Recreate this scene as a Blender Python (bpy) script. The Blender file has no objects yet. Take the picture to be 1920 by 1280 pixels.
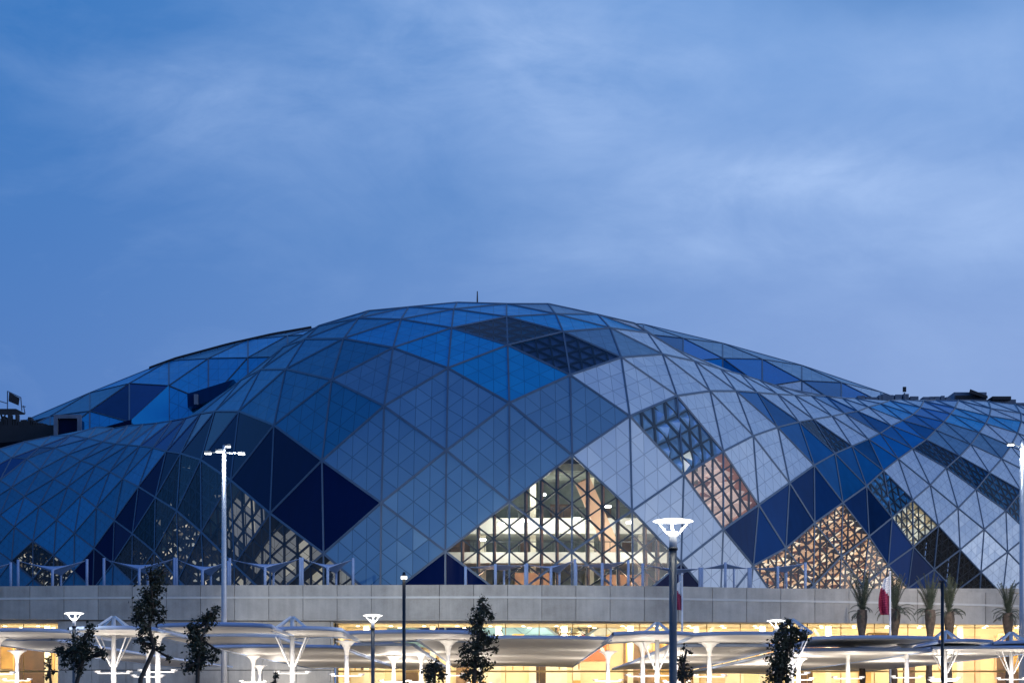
import bpy, math, random
from mathutils import Vector
R = math.radians
rnd = random.Random(11)
scene = bpy.context.scene
C = scene.collection

# ------------------------------------------------------------------ camera model (pixel units of the 1920 x 1280 photo)
FOC, CX, HOR, EYE = 4200.0, 960.0, 1330.0, 1.6
def W(px, py, Y):
    return Vector(((px - CX) * Y / FOC, Y, EYE + (HOR - py) * Y / FOC))
def interp(x, pts):
    if x <= pts[0][0]: return pts[0][1]
    for (a, va), (b, vb) in zip(pts, pts[1:]):
        if x <= b:
            t = (x - a) / (b - a)
            return va + (vb - va) * t
    return pts[-1][1]

# ------------------------------------------------------------------ mesh helpers
class MB:
    def __init__(s): s.v = []; s.f = []; s.uv = []; s.m = []; s.mi = 0
    def face(s, pts, uv=None):
        n = len(s.v); s.v += [tuple(p) for p in pts]; s.f.append(tuple(range(n, n + len(pts))))
        s.uv.append(uv if uv else [(0.37, 0.11)] * len(pts)); s.m.append(s.mi)
    def mesh(s, verts, faces):
        n = len(s.v); s.v += [tuple(p) for p in verts]
        for f in faces:
            s.f.append(tuple(n + k for k in f)); s.uv.append([(0.37, 0.11)] * len(f)); s.m.append(s.mi)
    def box(s, a, b):
        (x0, y0, z0), (x1, y1, z1) = a, b
        s.mesh([(x0,y0,z0),(x1,y0,z0),(x1,y1,z0),(x0,y1,z0),(x0,y0,z1),(x1,y0,z1),(x1,y1,z1),(x0,y1,z1)],
               [(0,3,2,1),(4,5,6,7),(0,1,5,4),(1,2,6,5),(2,3,7,6),(3,0,4,7)])
    def bar(s, p, q, w, d, out=None):
        p = Vector(p); q = Vector(q); t = (q - p)
        if t.length < 1e-6: return
        t.normalize()
        o = Vector(out) if out is not None else Vector((0, -1, 0.01))
        o = o - t * o.dot(t)
        if o.length < 1e-4: o = t.orthogonal()
        o.normalize(); r = t.cross(o)
        vs = []
        for e in (p, q):
            for a, b in ((-1, -1), (1, -1), (1, 1), (-1, 1)):
                vs.append(e + r * (a * w / 2) + o * (b * d / 2))
        s.mesh(vs, [(0,1,2,3),(7,6,5,4),(0,4,5,1),(1,5,6,2),(2,6,7,3),(3,7,4,0)])
    def tube(s, pts, rad, n=10, cap=True):
        pts = [Vector(p) for p in pts]
        if not isinstance(rad, (list, tuple)): rad = [rad] * len(pts)
        vs = []; ref = None
        for k, p in enumerate(pts):
            a = pts[max(k - 1, 0)]; b = pts[min(k + 1, len(pts) - 1)]
            t = (b - a).normalized()
            if ref is None: ref = t.orthogonal().normalized()
            ref = (ref - t * ref.dot(t)).normalized(); bi = t.cross(ref)
            for i in range(n):
                an = 2 * math.pi * i / n
                vs.append(p + (ref * math.cos(an) + bi * math.sin(an)) * rad[k])
        fs = []
        for k in range(len(pts) - 1):
            for i in range(n):
                j = (i + 1) % n
                fs.append((k*n+i, k*n+j, (k+1)*n+j, (k+1)*n+i))
        if cap:
            fs.append(tuple(reversed(range(n)))); fs.append(tuple(range((len(pts)-1)*n, len(pts)*n)))
        s.mesh(vs, fs)
    def lathe(s, prof, c, n=28):
        cx, cy, cz = c; vs = []
        for r, z in prof:
            for i in range(n):
                an = 2 * math.pi * i / n
                vs.append((cx + r * math.cos(an), cy + r * math.sin(an), cz + z))
        fs = []
        for k in range(len(prof) - 1):
            for i in range(n):
                j = (i + 1) % n
                fs.append((k*n+i, k*n+j, (k+1)*n+j, (k+1)*n+i))
        s.mesh(vs, fs)
    def build(s, name, mat, parent=None, smooth=False, origin=None):
        me = bpy.data.meshes.new(name)
        off = Vector(origin) if origin is not None else Vector((0, 0, 0))
        me.from_pydata([tuple(Vector(v) - off) for v in s.v], [], s.f)
        lay = me.uv_layers.new(name='UVMap')
        k = 0
        for uvs in s.uv:
            for u in uvs:
                lay.data[k].uv = u; k += 1
        mats = mat if isinstance(mat, (list, tuple)) else [mat]
        for m in mats: me.materials.append(m)
        if len(mats) > 1: me.polygons.foreach_set('material_index', s.m)
        if smooth: me.polygons.foreach_set('use_smooth', [True] * len(me.polygons))
        me.update()
        o = bpy.data.objects.new(name, me); C.objects.link(o)
        o.location = off
        if parent is not None: put(o, parent)
        return o
def put(o, parent):
    o.parent = parent
    w = Vector((0, 0, 0)); p = parent
    while p is not None:
        w += Vector(p.location); p = p.parent
    o.location = Vector(o.location) - w
def tag(o, label=None, cat=None, group=None, kind=None):
    if label: o['label'] = label
    if cat: o['category'] = cat
    if group: o['group'] = group
    if kind: o['kind'] = kind
    return o
def empty(name, loc, label, cat, group=None):
    o = bpy.data.objects.new(name, None); C.objects.link(o); o.location = loc
    o.empty_display_size = 0.5
    return tag(o, label, cat, group)
def lamp(name, kind, loc, energy, color, parent=None, radius=0.2, size=None, rot=None, spot=None):
    d = bpy.data.lights.new(name, kind); d.energy = energy; d.color = color
    if kind in ('POINT', 'SPOT'): d.shadow_soft_size = radius
    if kind == 'SPOT' and spot: d.spot_size = spot; d.spot_blend = 0.6
    if kind == 'AREA' and size:
        d.shape = 'RECTANGLE'; d.size, d.size_y = size
    o = bpy.data.objects.new(name, d); C.objects.link(o); o.location = loc
    if rot is not None: o.rotation_euler = rot
    if parent is not None: put(o, parent)
    return o
def aim(o, loc, target):
    o.rotation_euler = (Vector(target) - Vector(loc)).to_track_quat('-Z', 'Y').to_euler()

# ------------------------------------------------------------------ materials
class NT:
    def __init__(s, name):
        s.m = bpy.data.materials.new(name); s.m.use_nodes = True
        s.t = s.m.node_tree; s.b = s.t.nodes['Principled BSDF']; s.out = s.t.nodes['Material Output']
    def n(s, kind, **kw):
        x = s.t.nodes.new(kind)
        for k, v in kw.items(): setattr(x, k, v)
        return x
    def l(s, a, b): s.t.links.new(a, b)
    def math(s, op, a, b=None, c=None):
        x = s.n('ShaderNodeMath', operation=op)
        for i, v in enumerate((a, b, c)):
            if v is None: continue
            if isinstance(v, (int, float)): x.inputs[i].default_value = v
            else: s.l(v, x.inputs[i])
        return x.outputs[0]
    def mix(s, f, a, b):
        x = s.n('ShaderNodeMix', data_type='RGBA')
        for i, v in ((0, f), (6, a), (7, b)):
            if isinstance(v, (int, float)): x.inputs[i].default_value = v
            elif isinstance(v, tuple): x.inputs[i].default_value = (*v, 1)
            else: s.l(v, x.inputs[i])
        return x.outputs[2]
    def noise(s, scale, detail=4, vec=None, rough=0.55):
        x = s.n('ShaderNodeTexNoise'); x.inputs['Scale'].default_value = scale
        x.inputs['Detail'].default_value = detail; x.inputs['Roughness'].default_value = rough
        if vec is None:
            g = s.n('ShaderNodeNewGeometry'); vec = g.outputs['Position']
        s.l(vec, x.inputs['Vector']); return x.outputs['Fac']
    def ramp(s, f, a, b, lo=0.3, hi=0.7):
        x = s.n('ShaderNodeMapRange'); x.inputs[1].default_value = lo; x.inputs[2].default_value = hi
        x.inputs[3].default_value = a; x.inputs[4].default_value = b
        s.l(f, x.inputs[0]); return x.outputs[0]
def plain(name, col, rough=0.5, metal=0.0, var=0.15, scale=1.5, spec=0.5):
    n = NT(name); f = n.noise(scale)
    d = tuple(c * (1 - var) for c in col); l_ = tuple(min(1, c * (1 + var)) for c in col)
    n.l(n.mix(n.ramp(f, 0, 1), d, l_), n.b.inputs['Base Color'])
    n.l(n.ramp(f, max(0.02, rough - 0.06), min(1, rough + 0.06)), n.b.inputs['Roughness'])
    n.b.inputs['Metallic'].default_value = metal
    n.b.inputs['Specular IOR Level'].default_value = spec
    return n.m
def cladding(name, col, rough=0.3, metal=0.5, joint=0.95, tw=0.024, spec=0.5):
    """panel finish: small triangular cassettes with shadow joints (barycentric UV), slight tone change from panel to panel"""
    n = NT(name)
    uv = n.n('ShaderNodeUVMap'); sep = n.n('ShaderNodeSeparateXYZ'); n.l(uv.outputs[0], sep.inputs[0])
    u, v = sep.outputs[0], sep.outputs[1]
    w = n.math('SUBTRACT', n.math('SUBTRACT', 1.0, u), v)
    m = None
    for b in (u, v, w):
        fr = n.math('ABSOLUTE', n.math('SUBTRACT', n.math('FRACT', n.math('ADD', n.math('MULTIPLY', b, 4.0), 0.5)), 0.5))
        lt = n.math('LESS_THAN', fr, tw)
        m = lt if m is None else n.math('MAXIMUM', m, lt)
    # cassette id -> tone
    fl = [n.math('FLOOR', n.math('MULTIPLY', b, 4.0)) for b in (u, v, w)]
    cmb = n.n('ShaderNodeCombineXYZ')
    for k in range(3): n.l(fl[k], cmb.inputs[k])
    oi = n.n('ShaderNodeObjectInfo')
    addv = n.n('ShaderNodeVectorMath', operation='ADD'); n.l(cmb.outputs[0], addv.inputs[0])
    sc = n.n('ShaderNodeCombineXYZ'); n.l(n.math('MULTIPLY', oi.outputs['Random'], 57.0), sc.inputs[0]); n.l(sc.outputs[0], addv.inputs[1])
    wn = n.n('ShaderNodeTexWhiteNoise', noise_dimensions='3D'); n.l(addv.outputs[0], wn.inputs['Vector'])
    tone = n.math('ADD', n.math('MULTIPLY', wn.outputs['Value'], 0.10), n.math('MULTIPLY', oi.outputs['Random'], 0.22))
    dirt = n.noise(0.35, 5)
    tone = n.math('ADD', tone, n.math('MULTIPLY', dirt, 0.18))
    base = n.mix(tone, tuple(c * 0.72 for c in col), tuple(min(1, c * 1.5) for c in col))
    n.l(n.mix(m, base, tuple(c * joint * 0.6 for c in col)), n.b.inputs['Base Color'])
    n.l(n.math('ADD', n.math('MULTIPLY', dirt, 0.16), rough - 0.08), n.b.inputs['Roughness'])
    n.b.inputs['Metallic'].default_value = metal
    n.b.inputs['Specular IOR Level'].default_value = spec
    geo = n.n('ShaderNodeNewGeometry')
    off = n.n('ShaderNodeVectorMath', operation='SUBTRACT'); n.l(wn.outputs['Color'], off.inputs[0]); off.inputs[1].default_value = (.5, .5, .5)
    scl = n.n('ShaderNodeVectorMath', operation='SCALE'); n.l(off.outputs[0], scl.inputs[0]); scl.inputs['Scale'].default_value = 0.10
    adn = n.n('ShaderNodeVectorMath', operation='ADD'); n.l(geo.outputs['Normal'], adn.inputs[0]); n.l(scl.outputs[0], adn.inputs[1])
    nrm = n.n('ShaderNodeVectorMath', operation='NORMALIZE'); n.l(adn.outputs[0], nrm.inputs[0])
    bump = n.n('ShaderNodeBump'); bump.inputs['Strength'].default_value = 0.35; bump.inputs['Distance'].default_value = 0.05
    n.l(n.math('SUBTRACT', 1.0, m), bump.inputs['Height']); n.l(nrm.outputs[0], bump.inputs['Normal']); n.l(bump.outputs[0], n.b.inputs['Normal'])
    return n.m
def painted_glass(name, col, rough, spec):
    n = NT(name); oi = n.n('ShaderNodeObjectInfo'); g = n.n('ShaderNodeNewGeometry')
    mp = n.n('ShaderNodeMapping'); mp.inputs['Scale'].default_value = (1.6, 1.6, 0.12); n.l(g.outputs['Position'], mp.inputs[0])
    st = n.noise(0.9, 5, mp.outputs[0]); big = n.noise(0.09, 3)
    wn = n.n('ShaderNodeTexWhiteNoise', noise_dimensions='3D'); n.l(g.outputs['True Normal'], wn.inputs['Vector'])  # random tint per facet stands in for uneven sky reflections
    t = n.math('ADD', n.math('MULTIPLY', big, 0.7), n.math('ADD', n.math('MULTIPLY', st, 0.35), n.math('ADD', n.math('MULTIPLY', oi.outputs['Random'], 0.25), n.math('MULTIPLY', wn.outputs['Value'], 0.7))))
    n.l(n.mix(n.ramp(t, 0, 1, 0.45, 1.5), tuple(c * 0.45 for c in col), tuple(c * 1.75 for c in col)), n.b.inputs['Base Color'])
    n.l(n.ramp(st, rough, rough + .12), n.b.inputs['Roughness']); n.b.inputs['Specular IOR Level'].default_value = spec
    return n.m
def glass(name, tint, refl=1.0, rough=0.03):
    n = NT(name); n.t.nodes.remove(n.b)
    tr = n.n('ShaderNodeBsdfTransparent'); tr.inputs[0].default_value = (*tint, 1)
    gl = n.n('ShaderNodeBsdfGlossy'); gl.inputs['Roughness'].default_value = rough
    gl.inputs[0].default_value = (0.9, 0.93, 1, 1)
    fr = n.n('ShaderNodeFresnel'); fr.inputs[0].default_value = 1.5
    mx = n.n('ShaderNodeMixShader')
    n.l(n.math('MULTIPLY', fr.outputs[0], refl), mx.inputs[0])
    n.l(tr.outputs[0], mx.inputs[1]); n.l(gl.outputs[0], mx.inputs[2]); n.l(mx.outputs[0], n.out.inputs[0])
    return n.m
def glow(name, col, s):
    n = NT(name)
    n.b.inputs['Base Color'].default_value = (0.8, 0.8, 0.8, 1)
    n.b.inputs['Emission Color'].default_value = (*col, 1); n.b.inputs['Emission Strength'].default_value = s
    return n.m

M = {}
M['silver'] = cladding('silver cassette cladding', (0.63, 0.74, 0.86), 0.36, 0.3)
M['steel'] = cladding('steel blue cassette cladding', (0.17, 0.32, 0.46), 0.34, 0.3)
M['azure'] = cladding('blue grey cassette cladding', (0.03, 0.265, 0.46), 0.34, 0.25)
M['teal'] = cladding('deep blue cassette cladding', (0.024, 0.205, 0.35), 0.34, 0.25)
M['blue'] = cladding('bright blue cassette cladding', (0.015, 0.36, 0.70), 0.32, 0.25)
M['navy'] = painted_glass('navy glass', (0.0006, 0.0065, 0.045), 0.06, 0.08)
M['royal'] = painted_glass('royal blue glass', (0.0005, 0.105, 0.30), 0.08, 0.10)
M['deepnavy'] = painted_glass('deep blue glass', (0.0005, 0.032, 0.125), 0.06, 0.06)
M['blueline'] = plain('blue lined window bay', (0.06, 0.36, 0.72), 0.6, 0.0, 0.25, 0.8)
M['rib'] = plain('grey painted steel ribs', (0.105, 0.15, 0.21), 0.45, 0.15, 0.12, 0.8)
M['rib_dark'] = plain('dark mullion steel', (0.06, 0.065, 0.075), 0.45, 0.3, 0.15, 2)
M['copper'] = plain('copper toned inner fins', (0.62, 0.33, 0.2), 0.42, 0.2, 0.25, 2.5)
M['bronze'] = plain('dark bronze inner fins', (0.2, 0.19, 0.16), 0.45, 0.2, 0.25, 2.5)
M['glowcopper'] = glow('self glowing copper coffer', (1.0, 0.55, 0.25), 0.55)  # coffer faces emit by themselves, standing in for light from interior lamps
M['glowpale'] = glow('self glowing pale coffer', (1.0, 0.80, 0.56), 1.0)
M['sliver'] = plain('pale blue window fins', (0.24, 0.42, 0.68), 0.45, 0.1, 0.3, 0.8)
M['slate'] = plain('slate blue lining', (0.13, 0.18, 0.34), 0.6, 0, 0.25, 0.8)
M['duskline'] = plain('dusky blue lining', (0.11, 0.22, 0.31), 0.6, 0, 0.3, 0.8)
M['glowolive'] = glow('faintly self glowing olive wall', (1.0, 0.86, 0.56), 0.17)  # wall surface glows itself instead of being lit by lamps inside
M['glowolive2'] = glow('brighter self glowing olive wall', (1.0, 0.84, 0.54), 0.42)
M['glowgrey'] = glow('dim self glowing coffer', (1.0, 0.95, 0.78), 0.35)
M['glowpink'] = glow('self glowing rose coffer', (1.0, 0.62, 0.5), 0.30)  # rose coffers get their lit look from emission, no lamp behind
M['pinkfin'] = plain('rose copper inner lining', (0.6, 0.36, 0.3), 0.45, 0.1, 0.2, 2.5)
M['glass'] = glass('clear facade glass', (0.82, 0.88, 0.86), 0.9)
M['glass_dark'] = glass('grey facade glass', (0.62, 0.68, 0.74), 0.6)
M['glass_black'] = glass('dark smoked facade glass', (0.35, 0.4, 0.46), 0.10)
M['dark'] = plain('dark interior lining', (0.02, 0.026, 0.035), 0.7, 0, 0.3, 0.6)
M['midwall'] = plain('green grey interior wall', (0.30, 0.34, 0.30), 0.7, 0, 0.25, 0.9)
M['white'] = plain('white interior paint', (0.78, 0.78, 0.74), 0.6, 0, 0.06, 0.8)
M['brown'] = plain('brown timber lining', (0.25, 0.15, 0.09), 0.55, 0, 0.3, 1.2)
M['tube'] = glow('cool lamp lens', (1.0, 0.97, 0.9), 14)

def concrete():
    n = NT('cast concrete panels')
    g = n.n('ShaderNodeNewGeometry'); f = n.noise(0.6, 6); f2 = n.noise(7, 3)
    mp = n.n('ShaderNodeMapping'); mp.inputs['Scale'].default_value = (2.2, 2.2, 0.12); n.l(g.outputs['Position'], mp.inputs[0])
    st = n.noise(0.8, 4, mp.outputs[0])
    t = n.math('ADD', n.math('MULTIPLY', f, 0.5), n.math('ADD', n.math('MULTIPLY', st, 0.35), n.math('MULTIPLY', f2, 0.15)))
    sp = n.n('ShaderNodeSeparateXYZ'); n.l(g.outputs['Position'], sp.inputs[0])
    wn = n.n('ShaderNodeTexWhiteNoise', noise_dimensions='1D'); n.l(n.math('FLOOR', n.math('DIVIDE', n.math('ADD', sp.outputs[0], 0.38), 3.0476)), wn.inputs['W'])
    t = n.math('ADD', t, n.math('MULTIPLY', n.math('SUBTRACT', wn.outputs['Value'], 0.5), 0.16))
    n.l(n.mix(n.ramp(t, 0, 1, 0.28, 0.72), (0.27, 0.255, 0.225), (0.57, 0.55, 0.49)), n.b.inputs['Base Color'])
    n.b.inputs['Roughness'].default_value = 0.75
    b = n.n('ShaderNodeBump'); b.inputs['Strength'].default_value = 0.15; n.l(f2, b.inputs['Height']); n.l(b.outputs[0], n.b.inputs['Normal'])
    return n.m
M['concrete'] = concrete()
M['concrete_band'] = plain('pale concrete band', (0.58, 0.58, 0.54), 0.7, 0, 0.08, 1.0)
M['soffit'] = plain('pale soffit', (0.6, 0.55, 0.45), 0.7, 0, 0.08, 0.7)
M['membrane'] = plain('white coated fabric', (0.74, 0.72, 0.68), 0.55, 0, 0.05, 0.5, 0.3)
M['sail'] = plain('pale blue grey sail fabric', (0.32, 0.42, 0.62), 0.6, 0, 0.1, 0.9, 0.3)
M['whitemetal'] = plain('white painted steel', (0.72, 0.73, 0.74), 0.4, 0, 0.06, 2)
M['greymetal'] = plain('grey painted lamp post', (0.1, 0.11, 0.12), 0.38, 0.3, 0.1, 2)
M['blackmetal'] = plain('black painted post', (0.012, 0.014, 0.018), 0.4, 0, 0.2, 2)
M['galv'] = plain('galvanised mast', (0.5, 0.53, 0.57), 0.4, 0.3, 0.08, 2)
M['roofdark'] = plain('dark roof plant', (0.018, 0.02, 0.026), 0.7, 0, 0.4, 0.8)
M['roofgrey'] = plain('grey roof plant', (0.13, 0.17, 0.24), 0.6, 0, 0.25, 0.8)
M['leaf'] = plain('dark leaf', (0.04, 0.045, 0.025), 0.45, 0, 0.6, 6, 0.3)
M['bark'] = plain('bark', (0.06, 0.045, 0.035), 0.8, 0, 0.3, 8)
M['palmleaf'] = plain('dusty palm frond', (0.06, 0.075, 0.05), 0.55, 0, 0.4, 3, 0.3)
M['palmbark'] = plain('palm trunk bark', (0.1, 0.075, 0.055), 0.85, 0, 0.45, 4)
M['flagwhite'] = plain('white flag cloth', (0.8, 0.8, 0.8), 0.7, 0, 0.05, 2)
M['flagmaroon'] = plain('maroon flag cloth', (0.30, 0.02, 0.07), 0.7, 0, 0.1, 2)
M['asphalt'] = plain('asphalt', (0.05, 0.05, 0.052), 0.85, 0, 0.25, 0.7)
M['paving'] = plain('plaza paving', (0.24, 0.22, 0.2), 0.8, 0, 0.15, 0.9)
M['bowl'] = glow('lit lamp bowl', (1.0, 0.97, 0.88), 3.2)
M['flood'] = glow('floodlight lens', (0.93, 0.97, 1.0), 9)
M['uplens'] = glow('uplight lens', (1.0, 0.96, 0.9), 4)
M['cream'] = plain('cream lobby wall', (0.80, 0.67, 0.44), 0.6, 0, 0.08, 0.5)
M['peach'] = plain('peach lobby panel', (0.78, 0.52, 0.36), 0.6, 0, 0.08, 0.5)
M['pale'] = plain('pale lobby panel', (0.85, 0.78, 0.62), 0.6, 0, 0.06, 0.5)
M['ochre'] = plain('ochre lobby timber', (0.5, 0.3, 0.09), 0.55, 0, 0.25, 1.2)
M['coral'] = plain('coral lobby panel', (0.72, 0.2, 0.1), 0.6, 0, 0.15, 1)
M['recess'] = plain('dark lobby recess', (0.09, 0.05, 0.025), 0.6, 0, 0.3, 1)
M['warmlamp'] = glow('warm downlight', (1.0, 0.8, 0.5), 9)

# ------------------------------------------------------------------ sky
world = bpy.data.worlds.new("World"); scene.world = world; world.use_nodes = True
wt = world.node_tree; wt.nodes.clear()
def wn(kind, **kw):
    x = wt.nodes.new(kind)
    for k, v in kw.items(): setattr(x, k, v)
    return x
def wmap(src, lo, hi, a=0.0, b=1.0, smooth=True):
    x = wn('ShaderNodeMapRange'); x.interpolation_type = 'SMOOTHSTEP' if smooth else 'LINEAR'
    for i, v in enumerate((lo, hi, a, b)): x.inputs[i + 1].default_value = v
    wt.links.new(src, x.inputs[0]); return x.outputs[0]
def wmix(f, a, b):
    x = wn('ShaderNodeMix', data_type='RGBA')
    for i, v in ((0, f), (6, a), (7, b)):
        if isinstance(v, tuple): x.inputs[i].default_value = (*v, 1)
        elif isinstance(v, float): x.inputs[i].default_value = v
        else: wt.links.new(v, x.inputs[i])
    return x.outputs[2]
def wmath(op, a, b):
    x = wn('ShaderNodeMath', operation=op)
    for i, v in enumerate((a, b)):
        if isinstance(v, float): x.inputs[i].default_value = v
        else: wt.links.new(v, x.inputs[i])
    return x.outputs[0]
SUN_EL, SUN_AZ = 9.0, 112.0     # azimuth clockwise from +Y (view direction): the last light comes from the right, a little behind the camera
tc = wn('ShaderNodeTexCoord'); sx = wn('ShaderNodeSeparateXYZ'); wt.links.new(tc.outputs['Generated'], sx.inputs[0])
X_, Y_, Z_ = sx.outputs
low = wmix(wmap(X_, -0.26, 0.22), (0.080, 0.198, 0.53), (0.255, 0.378, 0.71))
high = wmix(wmap(X_, -0.24, 0.12), (0.030, 0.175, 0.52), (0.165, 0.345, 0.72))
col = wmix(wmap(Z_, 0.09, 0.33), low, high)
col = wmix(wmap(Z_, 0.34, 0.95), col, (0.03, 0.12, 0.42))
# wide afterglow towards the side where the sun went down
glowf = wmath('MULTIPLY', wmap(X_, 0.25, 0.95), wmap(Z_, 0.75, 0.0))
col = wmix(glowf, col, (0.60, 0.70, 1.0))
mpn = wn('ShaderNodeMapping'); mpn.inputs['Scale'].default_value = (3.2, 3.2, 7.0); mpn.inputs['Rotation'].default_value = (0.0, R(-8), 0.2)
wt.links.new(tc.outputs['Generated'], mpn.inputs[0])
def wnoise(scale, detail, rough, dist=0.0):
    x = wn('ShaderNodeTexNoise'); x.inputs['Scale'].default_value = scale; x.inputs['Detail'].default_value = detail
    x.inputs['Roughness'].default_value = rough; x.inputs['Distortion'].default_value = dist
    wt.links.new(mpn.outputs[0], x.inputs['Vector']); return x.outputs['Fac']
c1 = wmap(wnoise(1.35, 5.0, 0.52, 0.35), 0.40, 0.72)
c2 = wmap(wnoise(4.0, 5.0, 0.55, 0.3), 0.42, 0.75)
cl = wmath('ADD', wmath('MULTIPLY', c1, 0.62), wmath('MULTIPLY', c2, 0.2))
cl = wmath('MULTIPLY', cl, wmap(X_, -0.26, 0.02, 0.3, 1.0))
warp = wn('ShaderNodeTexNoise'); warp.inputs['Scale'].default_value = 9.0; warp.inputs['Detail'].default_value = 5.0
wt.links.new(tc.outputs['Generated'], warp.inputs['Vector'])
wsep = wn('ShaderNodeSeparateColor'); wt.links.new(warp.outputs['Color'], wsep.inputs[0])
XW = wmath('ADD', X_, wmath('MULTIPLY', wmath('SUBTRACT', wsep.outputs[0], 0.5), 0.10))
ZW = wmath('ADD', Z_, wmath('MULTIPLY', wmath('SUBTRACT', wsep.outputs[1], 0.5), 0.045))
def bank(az, el, sa, se, amp):      # a soft bank of cloud round a direction (sines of azimuth and elevation)
    a = wmath('DIVIDE', wmath('SUBTRACT', XW, az), sa); e = wmath('DIVIDE', wmath('SUBTRACT', ZW, el), se)
    g = wmath('POWER', 2.718, wmath('MULTIPLY', wmath('ADD', wmath('MULTIPLY', a, a), wmath('MULTIPLY', e, e)), -1.0))
    return wmath('MULTIPLY', g, amp)
acc = None
for q in ((0.0, .285, .085, .03, .55), (.03, .255, .05, .025, .25), (.125, .230, .065, .014, .75), (.105, .202, .075, .012, .35),
          (-.13, .255, .06, .018, .30), (.205, .205, .04, .02, .35), (.19, .27, .06, .03, .2), (-.05, .235, .07, .02, .12), (.035, .208, .05, .02, .25)):
    b_ = bank(*q); acc = b_ if acc is None else wmath('ADD', acc, b_)
mot = wmap(wnoise(7.5, 7.0, 0.62, 0.6), 0.30, 0.72, -0.5, 0.5, False)
mot2 = wmap(wnoise(2.6, 6.0, 0.6, 0.8), 0.32, 0.70, -0.5, 0.5, False)
acc = wmath('MULTIPLY', acc, wmath('ADD', 0.88, wmath('ADD', wmath('MULTIPLY', mot, 0.45), wmath('MULTIPLY', mot2, 0.75))))
cl = wmath('ADD', wmath('ADD', wmath('MULTIPLY', cl, 0.22), acc), wmath('ADD', wmath('MULTIPLY', mot, 0.075), wmath('MULTIPLY', mot2, 0.16)))
d1 = wmap(wnoise(1.0, 3.0, 0.5, 0.2), 0.56, 0.36)
clc = wn('ShaderNodeClamp'); wt.links.new(cl, clc.inputs[0])
col = wmix(clc.outputs[0], col, (0.40, 0.57, 0.92))
dk = wmath('ADD', bank(.165, .305, .05, .016, .55), bank(-.04, .215, .06, .02, .2))
dkc = wn('ShaderNodeClamp'); wt.links.new(wmath('ADD', dk, wmath('MULTIPLY', d1, 0.16)), dkc.inputs[0])
col = wmix(dkc.outputs[0], col, (0.08, 0.23, 0.56))
bg1 = wn('ShaderNodeBackground'); wt.links.new(col, bg1.inputs[0]); bg1.inputs[1].default_value = 0.96
nish = wn('ShaderNodeTexSky'); nish.sky_type = 'NISHITA'; nish.sun_disc = False
nish.sun_elevation = R(SUN_EL); nish.sun_rotation = R(SUN_AZ)
bg2 = wn('ShaderNodeBackground'); wt.links.new(nish.outputs[0], bg2.inputs[0]); bg2.inputs[1].default_value = 0.008
ads = wn('ShaderNodeAddShader'); wt.links.new(bg1.outputs[0], ads.inputs[0]); wt.links.new(bg2.outputs[0], ads.inputs[1])
wo = wn('ShaderNodeOutputWorld'); wt.links.new(ads.outputs[0], wo.inputs[0])
sd = bpy.data.lights.new('dusk_sun', 'SUN'); sd.energy = 0.5; sd.angle = R(35); sd.color = (0.86, 0.91, 1.0)
so = bpy.data.objects.new('dusk_sun', sd); C.objects.link(so)
ce = math.cos(R(SUN_EL)); sdir = Vector((math.sin(R(SUN_AZ)) * ce, math.cos(R(SUN_AZ)) * ce, math.sin(R(SUN_EL))))
so.rotation_euler = (-sdir).to_track_quat('-Z', 'Y').to_euler()

# ------------------------------------------------------------------ ground
b = MB(); b.face([(-4000, -600, 0), (4000, -600, 0), (4000, 6000, 0), (-4000, 6000, 0)])
tag(b.build('ground', M['asphalt']), kind='structure')
b = MB(); b.box((-110, 62, -0.1), (110, 199, 0.13))
tag(b.build('pavement', M['paving']), kind='structure')

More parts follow.
